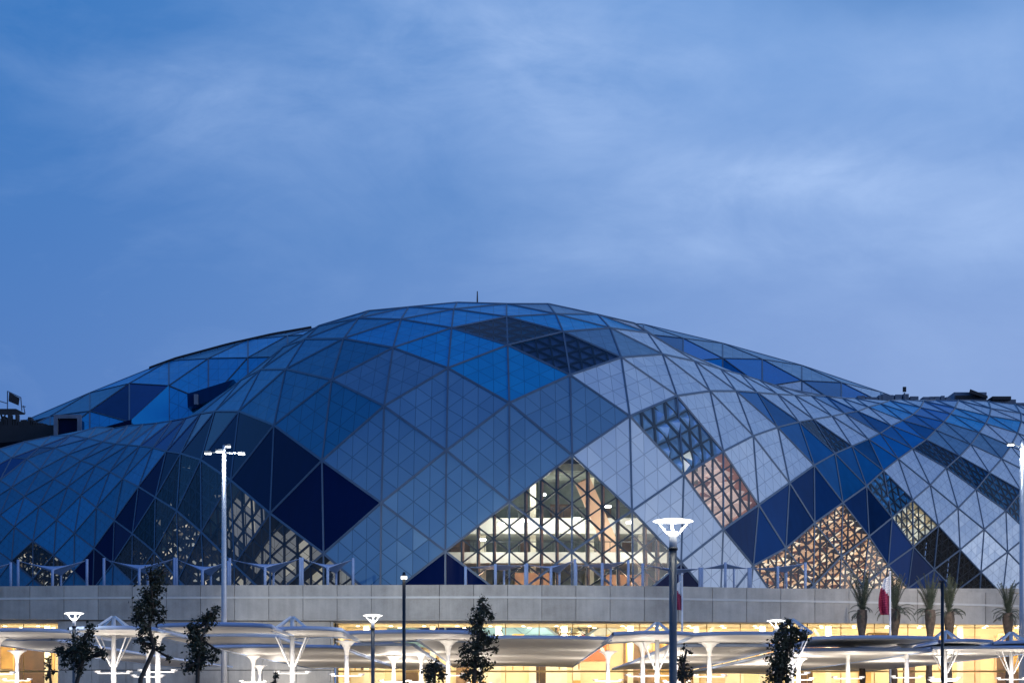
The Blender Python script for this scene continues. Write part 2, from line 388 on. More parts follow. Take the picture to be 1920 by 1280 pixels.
# ------------------------------------------------------------------ ARENA: the faceted shell
N = {
 (0,8):(950,570),(0,6):(950,594),(0,4):(952,647),(0,2):(955,755),(0,0):(955,940),(0,-2):(955,1124),
 (-1,9):(857,567.5),(-1,7):(851,580),(-1,5):(847,615),(-1,3):(840,690),(-1,1):(837,844),(-1,-1):(835,1033),(-1,-3):(835,1215),
 (1,9):(1028,570),(1,7):(1042,589),(1,5):(1056,622),(1,3):(1069,703),(1,1):(1073,853),(1,-1):(1072,1034),(1,-3):(1072,1210),
 (-2,8):(766,576),(-2,6):(752,599),(-2,4):(737,652),(-2,2):(720,761),(-2,0):(715,942),(-2,-2):(713,1128),
 (2,8):(1121,590),(2,6):(1144,615),(2,4):(1165,670),(2,2):(1181,780),(2,0):(1185,957),(2,-2):(1187,1130),
 (-3,9):(692,583),(-3,7):(672,597),(-3,5):(644,635),(-3,3):(622,712),(-3,1):(604,863),(-3,-1):(607,1037),(-3,-3):(607,1205),
 (3,9):(1189,606),(3,7):(1214,624),(3,5):(1242,664),(3,3):(1269,742),(3,1):(1282,890),(3,-1):(1277,1054),(3,-3):(1274,1210),
 (-4,8):(598,611),(-4,6):(572,636),(-4,4):(536,692),(-4,2):(514,797),(-4,0):(507,962),(-4,-2):(507,1122),
 (4,8):(1263,653),(4,6):(1302,677),(4,4):(1331,733),(4,2):(1356,846),(4,0):(1356,992),(4,-2):(1350,1140),
 (-5,7):(533,650),(-5,5):(489,693),(-5,3):(448,771),(-5,1):(433,900),(-5,-1):(440,1058),(-5,-3):(440,1190),
 (5,7):(1351,692),(5,5):(1380,733),(5,3):(1412,817),(5,1):(1422,946),(5,-1):(1412,1060),(5,-3):(1400,1180),
 (-6,6):(453,712),(-6,4):(403,771),(-6,2):(377,862),(-6,0):(378,997),(-6,-2):(385,1135),
 (6,8):(1389,702),(6,6):(1420,736),(6,4):(1458,801),(6,2):(1480,905),(6,0):(1473,1027),(6,-2):(1468,1145),
 (-7,5):(376,775),(-7,3):(339,850),(-7,1):(332,957),(-7,-1):(335,1086),(-7,-3):(335,1190),
 (7,9):(1424,713),(7,7):(1458,739),(7,5):(1498,791),(7,3):(1526,872),(7,1):(1527,980),(7,-1):(1525,1097),(7,-3):(1521,1200),
 (-8,6):(348,784),(-8,4):(312,846),(-8,2):(292,932),(-8,0):(290,1034),(-8,-2):(291,1140),
 (8,10):(1456,723),(8,8):(1490,741),(8,6):(1525,786),(8,4):(1565,850),(8,2):(1580,942),(8,0):(1577,1043),(8,-2):(1572,1150),
 (-9,7):(322,789),(-9,5):(287,839),(-9,3):(260,912),(-9,1):(249,1000),(-9,-1):(248,1090),(-9,-3):(248,1180),
 (9,11):(1492,732),(9,9):(1521,742),(9,7):(1560,780),(9,5):(1597,836),(9,3):(1624,911),(9,1):(1629,1005),(9,-1):(1618,1098),(9,-3):(1605,1190),
 (-10,8):(295,793),(-10,6):(262,836),(-10,4):(230,897),(-10,2):(215,975),(-10,0):(212,1056),(-10,-2):(210,1140),
 (10,12):(1520,738),(10,10):(1549,743),(10,8):(1584,775),(10,6):(1628,823),(10,4):(1656,882),(10,2):(1672,970),(10,0):(1665,1059),(10,-2):(1655,1150),
 (-11,9):(268,796),(-11,7):(240,834),(-11,5):(206,884),(-11,3):(181,951),(-11,1):(177,1027),(-11,-1):(175,1105),
 (11,11):(1580,747),(11,9):(1608,771),(11,7):(1650,812),(11,5):(1684,860),(11,3):(1711,937),(11,1):(1712,1025),(11,-1):(1702,1102),(11,-3):(1690,1190),
 (-12,10):(240,798),(-12,8):(217,832),(-12,6):(179,872),(-12,4):(152,928),(-12,2):(140,999),(-12,0):(139,1070),(-12,-2):(138,1150),
 (12,12):(1604,747),(12,10):(1628,763),(12,8):(1671,798),(12,6):(1711,841),(12,4):(1744,909),(12,2):(1759,985),(12,0):(1751,1067),(12,-2):(1742,1145),
 (-13,11):(213,803),(-13,9):(193,828),(-13,7):(152,863),(-13,5):(127,912),(-13,3):(106,974),(-13,1):(101,1040),(-13,-1):(100,1115),
 (13,11):(1651,757),(13,9):(1692,788),(13,7):(1736,824),(13,5):(1774,877),(13,3):(1796,952),(13,1):(1800,1030),(13,-1):(1792,1108),(13,-3):(1785,1180),
 (-14,12):(180,801),(-14,10):(165,822),(-14,8):(128,852),(-14,6):(101,897),(-14,4):(73,949),(-14,2):(62,1014),(-14,0):(62,1085),(-14,-2):(60,1160),
 (14,12):(1668,751),(14,10):(1712,777),(14,8):(1754,806),(14,6):(1799,855),(14,4):(1830,917),(14,2):(1845,992),(14,0):(1839,1072),(14,-2):(1835,1150),
 (-15,11):(132,816),(-15,9):(103,839),(-15,7):(75,880),(-15,5):(46,930),(-15,3):(27,987),(-15,1):(22,1051),(-15,-1):(22,1125),
 (15,13):(1690,749),(15,11):(1726,764),(15,9):(1770,791),(15,7):(1820,833),(15,5):(1855,886),(15,3):(1886,957),(15,1):(1889,1034),(15,-1):(1880,1115),
 (-16,12):(95,818),(-16,10):(75,838),(-16,8):(50,860),(-16,6):(22,913),(-16,4):(0,965),(-16,2):(-10,1028),(-16,0):(-15,1100),
 (16,12):(1732,752),(16,10):(1782,776),(16,8):(1836,811),(16,6):(1878,860),(16,4):(1915,920),(16,2):(1931,1000),(16,0):(1930,1076),(16,-2):(1925,1155),
 (-17,11):(46,828),(-17,9):(22,858),(-17,7):(0,900),(-17,5):(-28,945),(-17,3):(-40,1005),(-17,1):(-45,1065),(-17,-1):(-50,1140),
 (17,13):(1755,750),(17,11):(1791,765),(17,9):(1848,794),(17,7):(1895,836),(17,5):(1938,890),(17,3):(1962,963),(17,1):(1972,1037),(17,-1):(1970,1115),
 (-18,10):(-2,842),(-18,8):(-28,884),(-18,6):(-58,925),(-18,4):(-70,985),(-18,2):(-80,1045),(-18,0):(-85,1110),
 (18,12):(1797,751),(18,10):(1855,780),(18,8):(1908,812),(18,6):(1956,862),(18,4):(1990,925),(18,2):(2006,1000),(18,0):(2010,1076),(18,-2):(2005,1155),
 (19,11):(1858,766),(19,9):(1915,790),(19,7):(1966,835),(20,12):(1854,753),(20,10):(1914,775),(20,8):(1968,808),(21,11):(1903,758),(21,9):(1962,786),(22,10):(1955,768),(19,13):(1820,751),
}
FS = [(-120,832),(0,827),(60,822),(120,813),(200,797),(300,789),(350,782),(378,772),(403,757),(450,713),(489,683),(533,648),(598,610),(692,581),(766,574.5),
      (857,567),(950,567.5),(1028,569),(1121,588),(1189,604),(1230,630),(1263,650),(1300,667),(1351,688),(1424,711),(1492,730),(1560,742),(1604,746),(1690,748),(1800,750),(1900,755),(2060,772)]
YB = [(-120,268),(0,259),(100,254),(200,249),(300,241),(400,231),(507,222),(604,216),(720,212.5),(837,211),(955,210.5),(1073,211),(1185,213),(1282,217.5),(1357,223),
      (1422,228.5),(1500,234.5),(1580,239.5),(1660,243.5),(1750,247),(1850,251),(2060,262)]
RK = [(-120,32),(300,30),(500,27),(950,27),(1300,28),(1500,30),(1800,32),(2060,34)]
def depth(px, py):
    top = interp(px, FS); s = (1098 - py) / (1098 - top); s = max(0.0, min(0.999, s))
    p = 2.25
    return interp(px, YB) + interp(px, RK) * (1 - (1 - s ** p) ** (1 / p))
P3 = {}
for k, (px, py) in N.items():
    P3[k] = W(px, py, depth(px, py))
ARENA_C = Vector((0, 285, 12))
arena = empty('arena', (0, 250, 0), 'blue and silver faceted dome arena rising behind the long concrete wall', 'arena')

NAVY = {(-3,0),(-4,1),(-5,2),(-6,3),(-7,4),(-8,5),(-9,6),(-8,3),(-9,2),(-10,1),(-11,0),(-17,8),(-16,9),(-15,10),(-1,-2),(3,-2),
        (5,0),(6,1),(7,2),(8,3),(9,4),(10,5),(11,6),(12,7),(13,8),(14,9),(15,10),(16,11),(17,12),(9,2),(10,1),(11,0),(12,-1),(7,4),(6,5),(11,8),(10,9)}
HALL = {(0,-1),(1,0),(2,-1),(1,-2)}                     # one tall lit hall behind these
WARM = {(8,1),(7,0),(9,0),(6,-1),(8,-1),(10,-1)}        # copper coffers, part of their faces self-glowing
DIM = {(-7,2),(-6,1),(-5,0),(-4,-1),(-8,1),(-7,0),(-6,-1),(-9,0),(-8,-1),(-14,1),(-13,0),(-3,-2),(-5,-2)}
PINK = {(4,1)}; TAN = {(11,2)}
BLUEGL = {(3,2),(1,4),(0,5),(8,5),(10,3),(13,6),(14,5),(15,4),(16,3)}
SLIVER = {(3,2), (10,3)}
DUSK = {(-7,2), (-6,1), (-8,1)}; OLIVE = {(-4,-1), (-5,0), (-3,-2), (-5,-2)}
BLACKGL = {(12,1),(13,0),(14,-1)}
BLUE = {(-1,6),(-1,4),(-2,5),(-3,6),(0,3),(-5,4),(-6,5),(-4,5),(0,7),(-2,7),(-3,8),(-12,3),(-11,4),(-14,3),(-13,2),(-10,7),(-9,4),
        (1,6),(13,10),(14,11),(16,9),(17,10),(18,9),(-12,1),(-15,4)}
STEEL = {(-3,4),(-2,3),(-4,3),(-3,2),(-2,1),(-1,2),(1,8),(2,5),(-1,0),(-2,-1),(-10,3),(-11,2),(-16,5),(-15,6),(-14,7),(-13,6),(-13,8),(-12,7),(-14,5),(-12,5),(-11,6),(1,2),(15,8),(14,7),(16,7)}
def outward(a, b, c):
    n = (b - a).cross(c - a)
    if n.length < 1e-9: return Vector((0, -1, 0))
    n.normalize()
    if n.dot(a - ARENA_C) < 0: n = -n
    return n
tris_all = []
def panel_tris(i, j):
    T, B, L, Rr = (P3.get((i, j+1)), P3.get((i, j-1)), P3.get((i-1, j)), P3.get((i+1, j)))
    out = []
    if T is not None and B is not None:
        if L is not None: out.append((T, B, L))
        if Rr is not None: out.append((T, B, Rr))
    elif L is not None and Rr is not None:
        if T is not None: out.append((L, Rr, T))
        if B is not None: out.append((L, Rr, B))
    return out
def prism(mb, tri, lift, thick, inset=0.0, uv=True):
    a, b_, c = tri; n = outward(a, b_, c)
    g = (a + b_ + c) / 3
    q = [p + (g - p).normalized() * inset + n * lift for p in (a, b_, c)]
    if (q[1] - q[0]).cross(q[2] - q[0]).dot(n) < 0:
        q = [q[0], q[2], q[1]]; uvs = [(0, 0), (0, 1), (1, 0)]
    else: uvs = [(0, 0), (1, 0), (0, 1)]
    mb.face(q, uvs if uv else None)
    if thick > 0:
        r = [p - n * thick for p in q]
        mb.face([r[2], r[1], r[0]])
        for k in range(3):
            k2 = (k + 1) % 3
            mb.face([q[k], r[k], r[k2], q[k2]])
cells = set()
for (i, j) in N:
    for di, dj in ((0, 1), (0, -1), (1, 0), (-1, 0)): cells.add((i + di, j + dj))
cells = sorted(cells)
silver_jobs = []
edges = set()
def edge(k1, k2):
    if k1 in P3 and k2 in P3: edges.add((min(k1, k2), max(k1, k2)))
def subgrid(tri, n=4):
    a, b_, c = tri
    g = {}
    for u in range(n + 1):
        for v in range(n + 1 - u):
            g[u, v] = a + (b_ - a) * (u / n) + (c - a) * (v / n)
    small = []
    for u in range(n):
        for v in range(n - u):
            small.append((g[u, v], g[u+1, v], g[u, v+1]))
            if u + v < n - 1: small.append((g[u+1, v], g[u+1, v+1], g[u, v+1]))
    lines = []
    for k in range(1, n):
        lines.append((g[k, 0], g[k, n-k])); lines.append((g[0, k], g[n-k, k])); lines.append((g[k, 0], g[0, k]))
    return small, lines
def pocket(mb, trs, dep):
    """dark-lined bay behind a glazed diamond: side walls on the outer edges and a back"""
    es = {}
    for t in trs:
        for k in range(3):
            a, c = t[k], t[(k+1) % 3]
            key = tuple(sorted((tuple(a), tuple(c))))
            es.setdefault(key, []).append((a, c))
        n = outward(*t); mb.face([p - n * dep for p in t])
    nn = sum((outward(*t) for t in trs), Vector()).normalized()
    for key, l in es.items():
        if len(l) == 1:
            a, c = l[0]; mb.face([a - nn * 0.05, c - nn * 0.05, c - nn * dep, a - nn * dep])
    return nn
for (i, j) in cells:
    trs = panel_tris(i, j)
    if not trs: continue
    edge((i, j+1), (i, j-1))
    for k in ((i-1, j), (i+1, j)):
        edge((i, j+1), k); edge((i, j-1), k)
    big = sum(((t[1]-t[0]).cross(t[2]-t[0])).length for t in trs)
    size = math.sqrt(big)
    # visible height in the photo decides the rib width
    key = (i, j)
    if key in HALL | WARM | DIM | PINK | TAN | BLUEGL | BLACKGL:
        gm = MB()
        for t in trs: prism(gm, t, 0.0, 0.0, 0.1, False)
        if key in HALL: gmat = M['glass']
        elif key in WARM | PINK | TAN | BLUEGL: gmat = M['glass']
        else: gmat = M['glass_black'] if key in BLACKGL else M['glass_dark']
        go = gm.build('glazed_panel', gmat, arena)
        mm = MB()
        wbar = (0.0135 if key in HALL else 0.014) * size
        for t in trs:
            n = outward(*t); small, lines = subgrid(t)
            for p, q in lines: mm.bar(p - n * 0.12, q - n * 0.12, wbar, 0.2, n)
        mm.build('mullion_grid', M['rib_dark'], go)
        if key in HALL:
            fm = MB()
            for t in trs:
                n = outward(*t); small, lines = subgrid(t)
                for p, q in lines:
                    d = (q - p).normalized()
                    if abs(d.z) > 0.9:      # deep upright fins behind the glass
                        off = Vector((0.16, 0.55, 0)); fm.bar(p + off, q + off, 0.2, 0.5, (0, -1, 0))
            fm.build('copper_fin', M['copper'], go)
        else:
            pk = MB(); dep = max(0.9, 0.3 * size) if key not in BLUEGL else (.55 if key in SLIVER else .32)
            nn = pocket(pk, trs, dep)
            pk.build('lining', M['pinkfin'] if key in PINK else (M['cream'] if key in TAN else (M['slate'] if key == (1, 4) else (M['azure'] if key == (0, 5) else M['blueline'])) if key in BLUEGL else (M['duskline'] if key in DUSK else M['dark'])), go)
            if key in WARM | DIM | TAN | PINK | SLIVER:
                sm = MB()
                low = key in {(-4,-1), (-5,0), (-5,-2), (-3,-2), (-14,1), (-13,0), (-6,-1), (-8,-1), (-7,0)}
                for t in trs:
                    n = outward(*t); small, lines = subgrid(t, 5 if key in WARM | PINK | TAN else (6 if key in DIM - OLIVE else 4))
                    for st in small:
                        g = (st[0] + st[1] + st[2]) / 3
                        ed = (st[1] - st[0]).length
                        tilt = Vector((rnd.uniform(-.3, .9), 0, rnd.uniform(-.5, .5)))
                        apex = g - n * (0.10 * dep) + tilt * ed * 0.28
                        base = [p + (g - p) * 0.04 - n * (0.45 * dep) for p in st]
                        lit = rnd.randrange(3); cellf = rnd.random()
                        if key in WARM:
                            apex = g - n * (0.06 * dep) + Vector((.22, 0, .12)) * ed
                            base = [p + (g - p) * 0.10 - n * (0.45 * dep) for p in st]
                            lit = max(range(3), key=lambda k: -((base[k] + base[(k+1) % 3]) / 2 - g).x + .4 * ((base[k] + base[(k+1) % 3]) / 2 - g).z)  # only the face turned left and up glows, as if side-lit
                        elif key in OLIVE:
                            apex = g - n * (0.40 * dep)
                        for k in range(3):
                            f = rnd.random()
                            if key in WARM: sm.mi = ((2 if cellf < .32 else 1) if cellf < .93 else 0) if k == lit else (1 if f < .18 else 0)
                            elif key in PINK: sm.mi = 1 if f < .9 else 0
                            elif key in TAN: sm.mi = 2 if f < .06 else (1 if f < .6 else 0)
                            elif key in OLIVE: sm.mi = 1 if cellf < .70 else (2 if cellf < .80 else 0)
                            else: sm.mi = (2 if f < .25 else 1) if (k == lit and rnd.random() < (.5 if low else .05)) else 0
                            sm.face([base[k], base[(k+1) % 3], apex])
                if key in WARM: ml = [M['copper'], M['glowcopper'], M['glowpale']]
                elif key in PINK: ml = [M['pinkfin'], M['glowpink']]
                elif key in SLIVER: ml = [M['sliver'] if key == (3, 2) else M['blueline'], M['glowgrey'], M['glowpale']]
                elif key in TAN: ml = [M['cream'], M['glowgrey'], M['glowpale']]
                elif key in OLIVE: ml = [M['bronze'], M['glowolive'], M['glowolive2']]
                elif key in DUSK: ml = [M['duskline'], M['glowolive'], M['glowgrey']]
                else: ml = [M['bronze'], M['glowgrey'], M['glowpale']]
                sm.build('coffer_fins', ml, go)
        continue
    if key in NAVY:
        pm = MB()
        for t in trs: prism(pm, t, 0.0, 0.12, 0.05)
        pm.build('navy_panel', M['royal'] if (j >= 3 and i > 4) else (M['deepnavy'] if i > 4 or i < -13 or (i < -6 and j > 3) else M['navy']), arena); continue  # navy glass coloured lighter on the right to paint in the sun side
    mat = 'blue' if key in BLUE else ('steel' if key in STEEL else 'silver')
    if i <= -3 and mat == 'blue': mat = 'azure'
    elif i <= -3 and mat != 'blue': mat = 'teal' if (mat == 'steel' or j > 4 or i < -6) else 'steel'  # left panels get bluer tints, painting in the bluer sky they reflect
    elif mat == 'silver' and (i <= 0 or (i <= 2 and j > 4)): mat = 'blue' if j > 4 else 'steel'
    silver_jobs.append((big * (1 if abs(i) < 17 else .3), key, trs, mat))
silver_jobs.sort(key=lambda q: -q[0])
names = {'silver': 'silver_panel', 'steel': 'steel_blue_panel', 'blue': 'blue_panel', 'teal': 'deep_blue_panel', 'azure': 'azure_panel'}
cnt = {}
rest = {}
for area, key, trs, mat in silver_jobs:
    cnt[mat] = cnt.get(mat, 0) + 1
    if cnt[mat] > 100: rest.setdefault(mat, []).extend(trs); continue
    pm = MB()
    for t in trs: prism(pm, t, 0.0, 0.12, 0.05)
    pm.build(names[mat], M[mat], arena)
for mat, trs in rest.items():
    pm = MB()
    for t in trs: prism(pm, t, 0.0, 0.12, 0.05)
    tag(pm.build(names[mat], M[mat], arena), kind='stuff')
# ribs along every edge
fr = MB()
for k1, k2 in edges:
    p, q = P3[k1], P3[k2]
    o = ((p + q) / 2 - ARENA_C).normalized()
    loc = min(1.0, (p - q).length / 8.5)
    vert = k1[0] == k2[0]
    w = (0.22 if not vert else 0.17) * (0.40 + 0.60 * loc)
    dirn = (p - q).normalized(); view = (p - Vector((0, 0, 1.6))).normalized()
    # thinner where the surface is seen nearly edge on
    fr.bar(p, q, w, 0.16, o)
fr.build('diagrid_frame', M['rib'], arena)
# return of the shell behind its ridge
rt = MB(); prev = None
for px in range(-40, 1951, 10):
    y = interp(px, FS) + 2.5; Y = interp(px, YB) + interp(px, RK)
    a = W(px, y, Y - 0.5); b2 = a + Vector((0, 5, -1.2)); c = a + Vector((0, 14, -6)); d = a + Vector((0, 22, -16))
    cur = (a, b2, c, d)
    if prev:
        for k in range(3): rt.face([prev[k], cur[k], cur[k+1], prev[k+1]])
    prev = cur
rt.build('shell_return', M['dark'], arena)
for chain, sg in (([(22,10),(21,9),(20,8),(19,7),(18,6),(18,4),(18,2),(18,0),(18,-2)], 1), ([(-17,11),(-18,10),(-18,8),(-18,6),(-18,4),(-18,2),(-18,0)], -1)):
    eb = MB(); rows = []
    for k in chain:
        p = P3[k]; up = max(0.0, (p.z - 12.5) / 22)
        rows.append([p, p + Vector((sg * 2.2, 7, .2)), p + Vector((sg * 3.2, 16, -.8 - 2 * up)), p + Vector((sg * 2.0, 30, -2.5 - 6 * up)), p + Vector((-sg * 4.0, 55, -5 - 14 * up))])
    for r0, r1 in zip(rows, rows[1:]):
        for k in range(4): prism(eb, (r0[k], r1[k], r1[k+1]), 0, .1, .03); prism(eb, (r0[k], r1[k+1], r0[k+1]), 0, .1, .03)
    eb.build('shell_end', M['silver'] if sg > 0 else M['azure'], arena)

# hall behind the central glazing
hall = bpy.data.objects.new('lit_hall', None); C.objects.link(hall); hall.location = (3, 228, 12.8); put(hall, arena)
def hx(px, Y=228): return (px - CX) * Y / FOC
x0, x1 = hx(815, 222), hx(1300, 222)
b = MB()
b.box((x0, 238, 12.7), (x1, 238.4, 30)); b.mesh([(x0, 222, 12.7), (x0 - .6, 222, 12.7), (x0 - .6, 238, 12.7), (x0, 238, 12.7), (x0, 224, 26), (x0 - .6, 224, 26), (x0 - .6, 238, 26), (x0, 238, 26)], [(0,1,5,4),(1,2,6,5),(2,3,7,6),(3,0,4,7),(4,5,6,7)]); b.mesh([(x1, 222, 12.7), (x1 + .6, 222, 12.7), (x1 + .6, 238, 12.7), (x1, 238, 12.7), (x1, 224, 26), (x1 + .6, 224, 26), (x1 + .6, 238, 26), (x1, 238, 26)], [(0,1,5,4),(1,2,6,5),(2,3,7,6),(3,0,4,7),(4,5,6,7)])
b.build('back_wall', M['midwall'], hall)
b = MB(); b.box((x0 + 5, 224, 26.2), (x1 - 8, 238, 26.6)); b.build('ceiling', M['dark'], hall)
b = MB(); b.box((x0, 211.5, 12.5), (x1, 238, 12.9)); b.build('floor', M['brown'], hall)
for z0, z1, yf, nm in ((16.4, 17.5, 226, 'balcony'), (19.6, 21.2, 229, 'balcony')):
    b = MB(); b.box((x0, yf, z0), (x1, yf + .25, z1)); b.box((x0, yf + .25, z0), (x1, 238, z0 + .3)); b.build(nm, M['white'], hall)
b = MB()
xx = x0 + .3
while xx < x1: 
    b.box((xx - .03, 225.9, 17.55), (xx + .03, 225.96, 18.5)); b.box((xx - .03, 228.9, 21.25), (xx + .03, 228.96, 22.2)); xx += 1.15
b.box((x0, 225.88, 18.5), (x1, 225.98, 18.58)); b.box((x0, 228.88, 22.2), (x1, 228.98, 22.28)); b.build('guard_rail', M['rib_dark'], hall)
b = MB(); xx = x0 + 1.0
while xx < x1 - 2:
    w_ = rnd.choice([.9, 1.2, 2.2]); z_ = rnd.choice([12.9, 17.5, 21.3])
    b.box((xx, 237.7, z_), (xx + w_, 238.0, z_ + rnd.choice([2.1, 2.4, 2.9]))); xx += w_ + rnd.uniform(.6, 2.6)
b.build('hall_door', M['brown'], hall)
b = MB()
for k in range(9):
    yy = 224.5 + k * 1.5; b.box((x0 + 5, yy, 25.5), (x1 - 8, yy + .25, 26.2))
b.build('ceiling_rib', M['midwall'], hall)
b = MB()
for px in (905, 1000, 1110, 1205): b.box((hx(px) - .3, 231, 12.9), (hx(px) + .3, 231.6, 27.5))
b.build('column', M['pale'], hall)
b = MB(); b.box((hx(965), 219, 12.9), (hx(1030), 221, 15.0)); b.box((hx(1130), 219, 12.9), (hx(1195), 221, 14.8)); b.build('counter', M['brown'], hall)
# white stair soffit
b = MB(); b.bar((hx(1090), 224, 24.5), (hx(1150), 227, 17.5), 1.6, .3, (0, -1, 0)); b.build('stair', M['peach'], hall)
b = MB()
for px, z, yy in ((940, 20.2, 224.5), (985, 20.6, 225), (1082, 20.8, 225), (1140, 22.2, 227), (1018, 23.5, 228), (1180, 20.4, 225), (905, 18.6, 224)):
    b.lathe([(0.001, .12), (.30, .1), (.34, 0), (.3, -.1), (0.001, -.12)], (hx(px, yy), yy, z), 12)
b.build('ceiling_lamp', M['tube'], hall, True)
for px, z, yy, e in ((985, 20.6, 225.5, 750), (1085, 20.7, 225.5, 560), (925, 18.7, 223.5, 420), (1180, 18.2, 223, 420), (1100, 16.6, 221, 300), (1000, 16.5, 221, 330), (1230, 15.8, 221, 280), (1140, 23.5, 229, 160), (1000, 24, 230, 160)):
    lamp('hall_lamp', 'POINT', (hx(px, yy), yy, z), e, (1.0, 0.95, 0.84), hall, 0.5)
for px in (920, 1000, 1080, 1160, 1235):
    lamp('hall_floor_lamp', 'POINT', (hx(px, 215.6), 215.6, 13.6), 420, (1.0, 0.66, 0.42), hall, 0.3)

# rear roof of the arena: a second, further vault seen left and right of the front bay
F2 = [(20,800),(62,786),(130,753),(250,701),(330,672),(430,645),(510,627),(590,613),(760,600),(950,592),(1110,598),(1189,604),(1330,637),(1440,666),(1560,702),(1660,738),(1720,760),(1800,790)]
rr = []
cols = []; 
NC = 24
for k in range(0, NC + 1): cols.append(20 + 1780 * k / NC)
def rear_top(px): return interp(px, F2)
def rear(px, v):
    top = interp(px, F2); low = min(870, interp(px, FS) + 55)
    py = low + (top - low) * v if v <= 1 else top
    Y = 302 + 26 * (1 - math.sqrt(max(0, 1 - min(v, 1) ** 2 * 0.998)))
    p = W(px, py, Y)
    if v > 1: p = p + Vector((0, (v - 1) * 60, -(v - 1) ** 2 * 30))
    return p
RV = [0, .4, .72, .9, 1.0, 1.3, 1.7]
RN = {}
for a in range(NC + 1):
    for b_ in range(len(RV)):
        if (a + b_) % 2 == 0: RN[a, b_] = rear(cols[a], RV[b_])
for a in (0, NC):
    for b_ in range(len(RV)): RN[a, b_] = rear(cols[a], RV[b_])
rnavy = {(3,2),(17,2),(18,1),(19,2),(21,2)}
redges = set()
rjobs = {'silver': [], 'navy': []}
for a in range(1, NC):
    for b_ in range(0, len(RV)):
        if (a + b_) % 2 == 0: continue
        T, B, L, Q = RN.get((a, b_+1)), RN.get((a, b_-1)), RN.get((a-1, b_)), RN.get((a+1, b_))
        trs = []
        if T is not None and B is not None: trs = [(T, B, L), (T, B, Q)]; (redges.add(((a, b_+1), (a, b_-1))) if b_ != 4 else redges.add(((a-1, b_), (a+1, b_))))
        elif T is not None: trs = [(L, Q, T)]
        elif B is not None: trs = [(L, Q, B)]
        if b_ == 4 and B is not None: trs = [(L, Q, B)] + ([(L, Q, T)] if T is not None else [])
        for e in (((a, b_+1), (a-1, b_)), ((a, b_+1), (a+1, b_)), ((a, b_-1), (a-1, b_)), ((a, b_-1), (a+1, b_))):
            if e[0] in RN and e[1] in RN: redges.add(e)
        if not trs: continue
        pm = MB(); 
        for t in trs: prism(pm, t, 0, 0.1, 0.04)
        mat = 'navy' if (a, b_) in rnavy else ('blue' if a < 12 else 'steel') if rnd.random() < .7 else ('teal' if a < 12 else 'silver')
        mat = ('royal' if a > 12 else 'deepnavy') if mat == 'navy' else mat
        pm.build('rear_roof_panel' if mat not in ('royal', 'deepnavy') else 'rear_navy_panel', M[mat], arena)
fr = MB()
for k1, k2 in redges:
    fr.bar(RN[k1], RN[k2], 0.2, 0.14, (0, -.6, .8))
fr.build('rear_frame', M['rib'], arena)
b = MB()
pts = [W(px, interp(px, F2) - 1.0, 326) for px in range(280, 600, 16)]
b.tube(pts, 0.16, 6); 
for p in pts[::2]: b.tube([p, p + Vector((0, 0, -0.7))], 0.06, 5)
b.build('roof_rail', M['roofdark'], arena)

# ------------------------------------------------------------------ things on the roof
def on(px, py, Y): return W(px, py, Y)
b = MB(); p = W(895, 569, 246)
b.tube([p - Vector((0, 0, 1.0)), p + Vector((0, 0, .5)), p + Vector((0, 0, 1.35))], [.09, .08, .05], 8)
b.box((p.x - .9, p.y - .4, p.z - .3), (p.x + .75, p.y + .4, p.z + .06))
tag(b.build('roof_mast', M['roofdark'], None), 'thin dark lightning mast on the very top of the dome', 'mast')
# plant deck on the left, behind the lower ridge
t = empty('plant_deck', W(30, 825, 300), 'dark jagged rooftop plant deck at the left end of the dome', 'roof plant')
b = MB(); z0 = W(0, 832, 300).z
b.box((W(-40, 0, 300).x, 298, z0 - 3), (W(112, 0, 300).x, 306, W(0, 800, 300).z))
b.build('deck_wall', M['roofdark'], t)
b = MB()
for k in range(26):
    px = -30 + k * 4.7; h = rnd.uniform(2, 16) * (1 if px < 70 else .5)
    q = W(px, 802 - h - max(0, 12 - abs(px - 20) * .2), 299)
    b.box((q.x, 298.2, z0), (q.x + rnd.uniform(.2, .45), 300, q.z))
b.build('plant_unit', M['roofdark'], t)
t = empty('roof_platform', W(15, 790, 304), 'raised dark platform carrying a square board, far left of the roof', 'platform')
b = MB(); a0, a1 = W(-20, 768, 303), W(47, 776, 303)
b.mesh([W(-20,766,302), W(30,766,302), W(48,775,302), W(46,777,302), W(20,778,302), W(-20,776,302)] + [W(-20,766,306), W(30,766,306), W(48,775,306), W(46,777,306), W(20,778,306), W(-20,776,306)],
       [(5,4,3,2,1,0),(6,7,8,9,10,11)] + [(k, (k+1) % 6, (k+1) % 6 + 6, k + 6) for k in range(6)])
b.build('deck', M['roofdark'], t)
b = MB()
for px in (2, 16, 30): b.bar(W(px, 777, 304), W(px + 6, 796, 304), .22, .22)
b.bar(W(10, 777, 304), W(2, 796, 304), .16, .16); b.build('leg', M['roofdark'], t)
b = MB(); b.mesh([W(17,735,303), W(37,746,303), W(35,760,303), W(16,752,303), W(17,735,304), W(37,746,304), W(35,760,304), W(16,752,304)],
    [(3,2,1,0),(4,5,6,7),(0,1,5,4),(1,2,6,5),(2,3,7,6),(3,0,4,7)]); b.build('board', M['roofdark'], t)
b = MB()
for (x_, y_), (u_, v_) in (((14,733),(14,767)),((39,745),(41,770)),((14,733),(39,745)),((0,752),(14,756)),((44,760),(47,775)),((41,762),(48,762)),((-10,750),(0,752))):
    b.bar(W(x_, y_, 303.4), W(u_, v_, 303.4), .12, .12)
b.build('railing', M['roofgrey'], t)
t = empty('roof_cabinet', W(127, 818, 296), 'square dark roof cabinet with a paler frame at the left dome edge', 'roof cabinet')
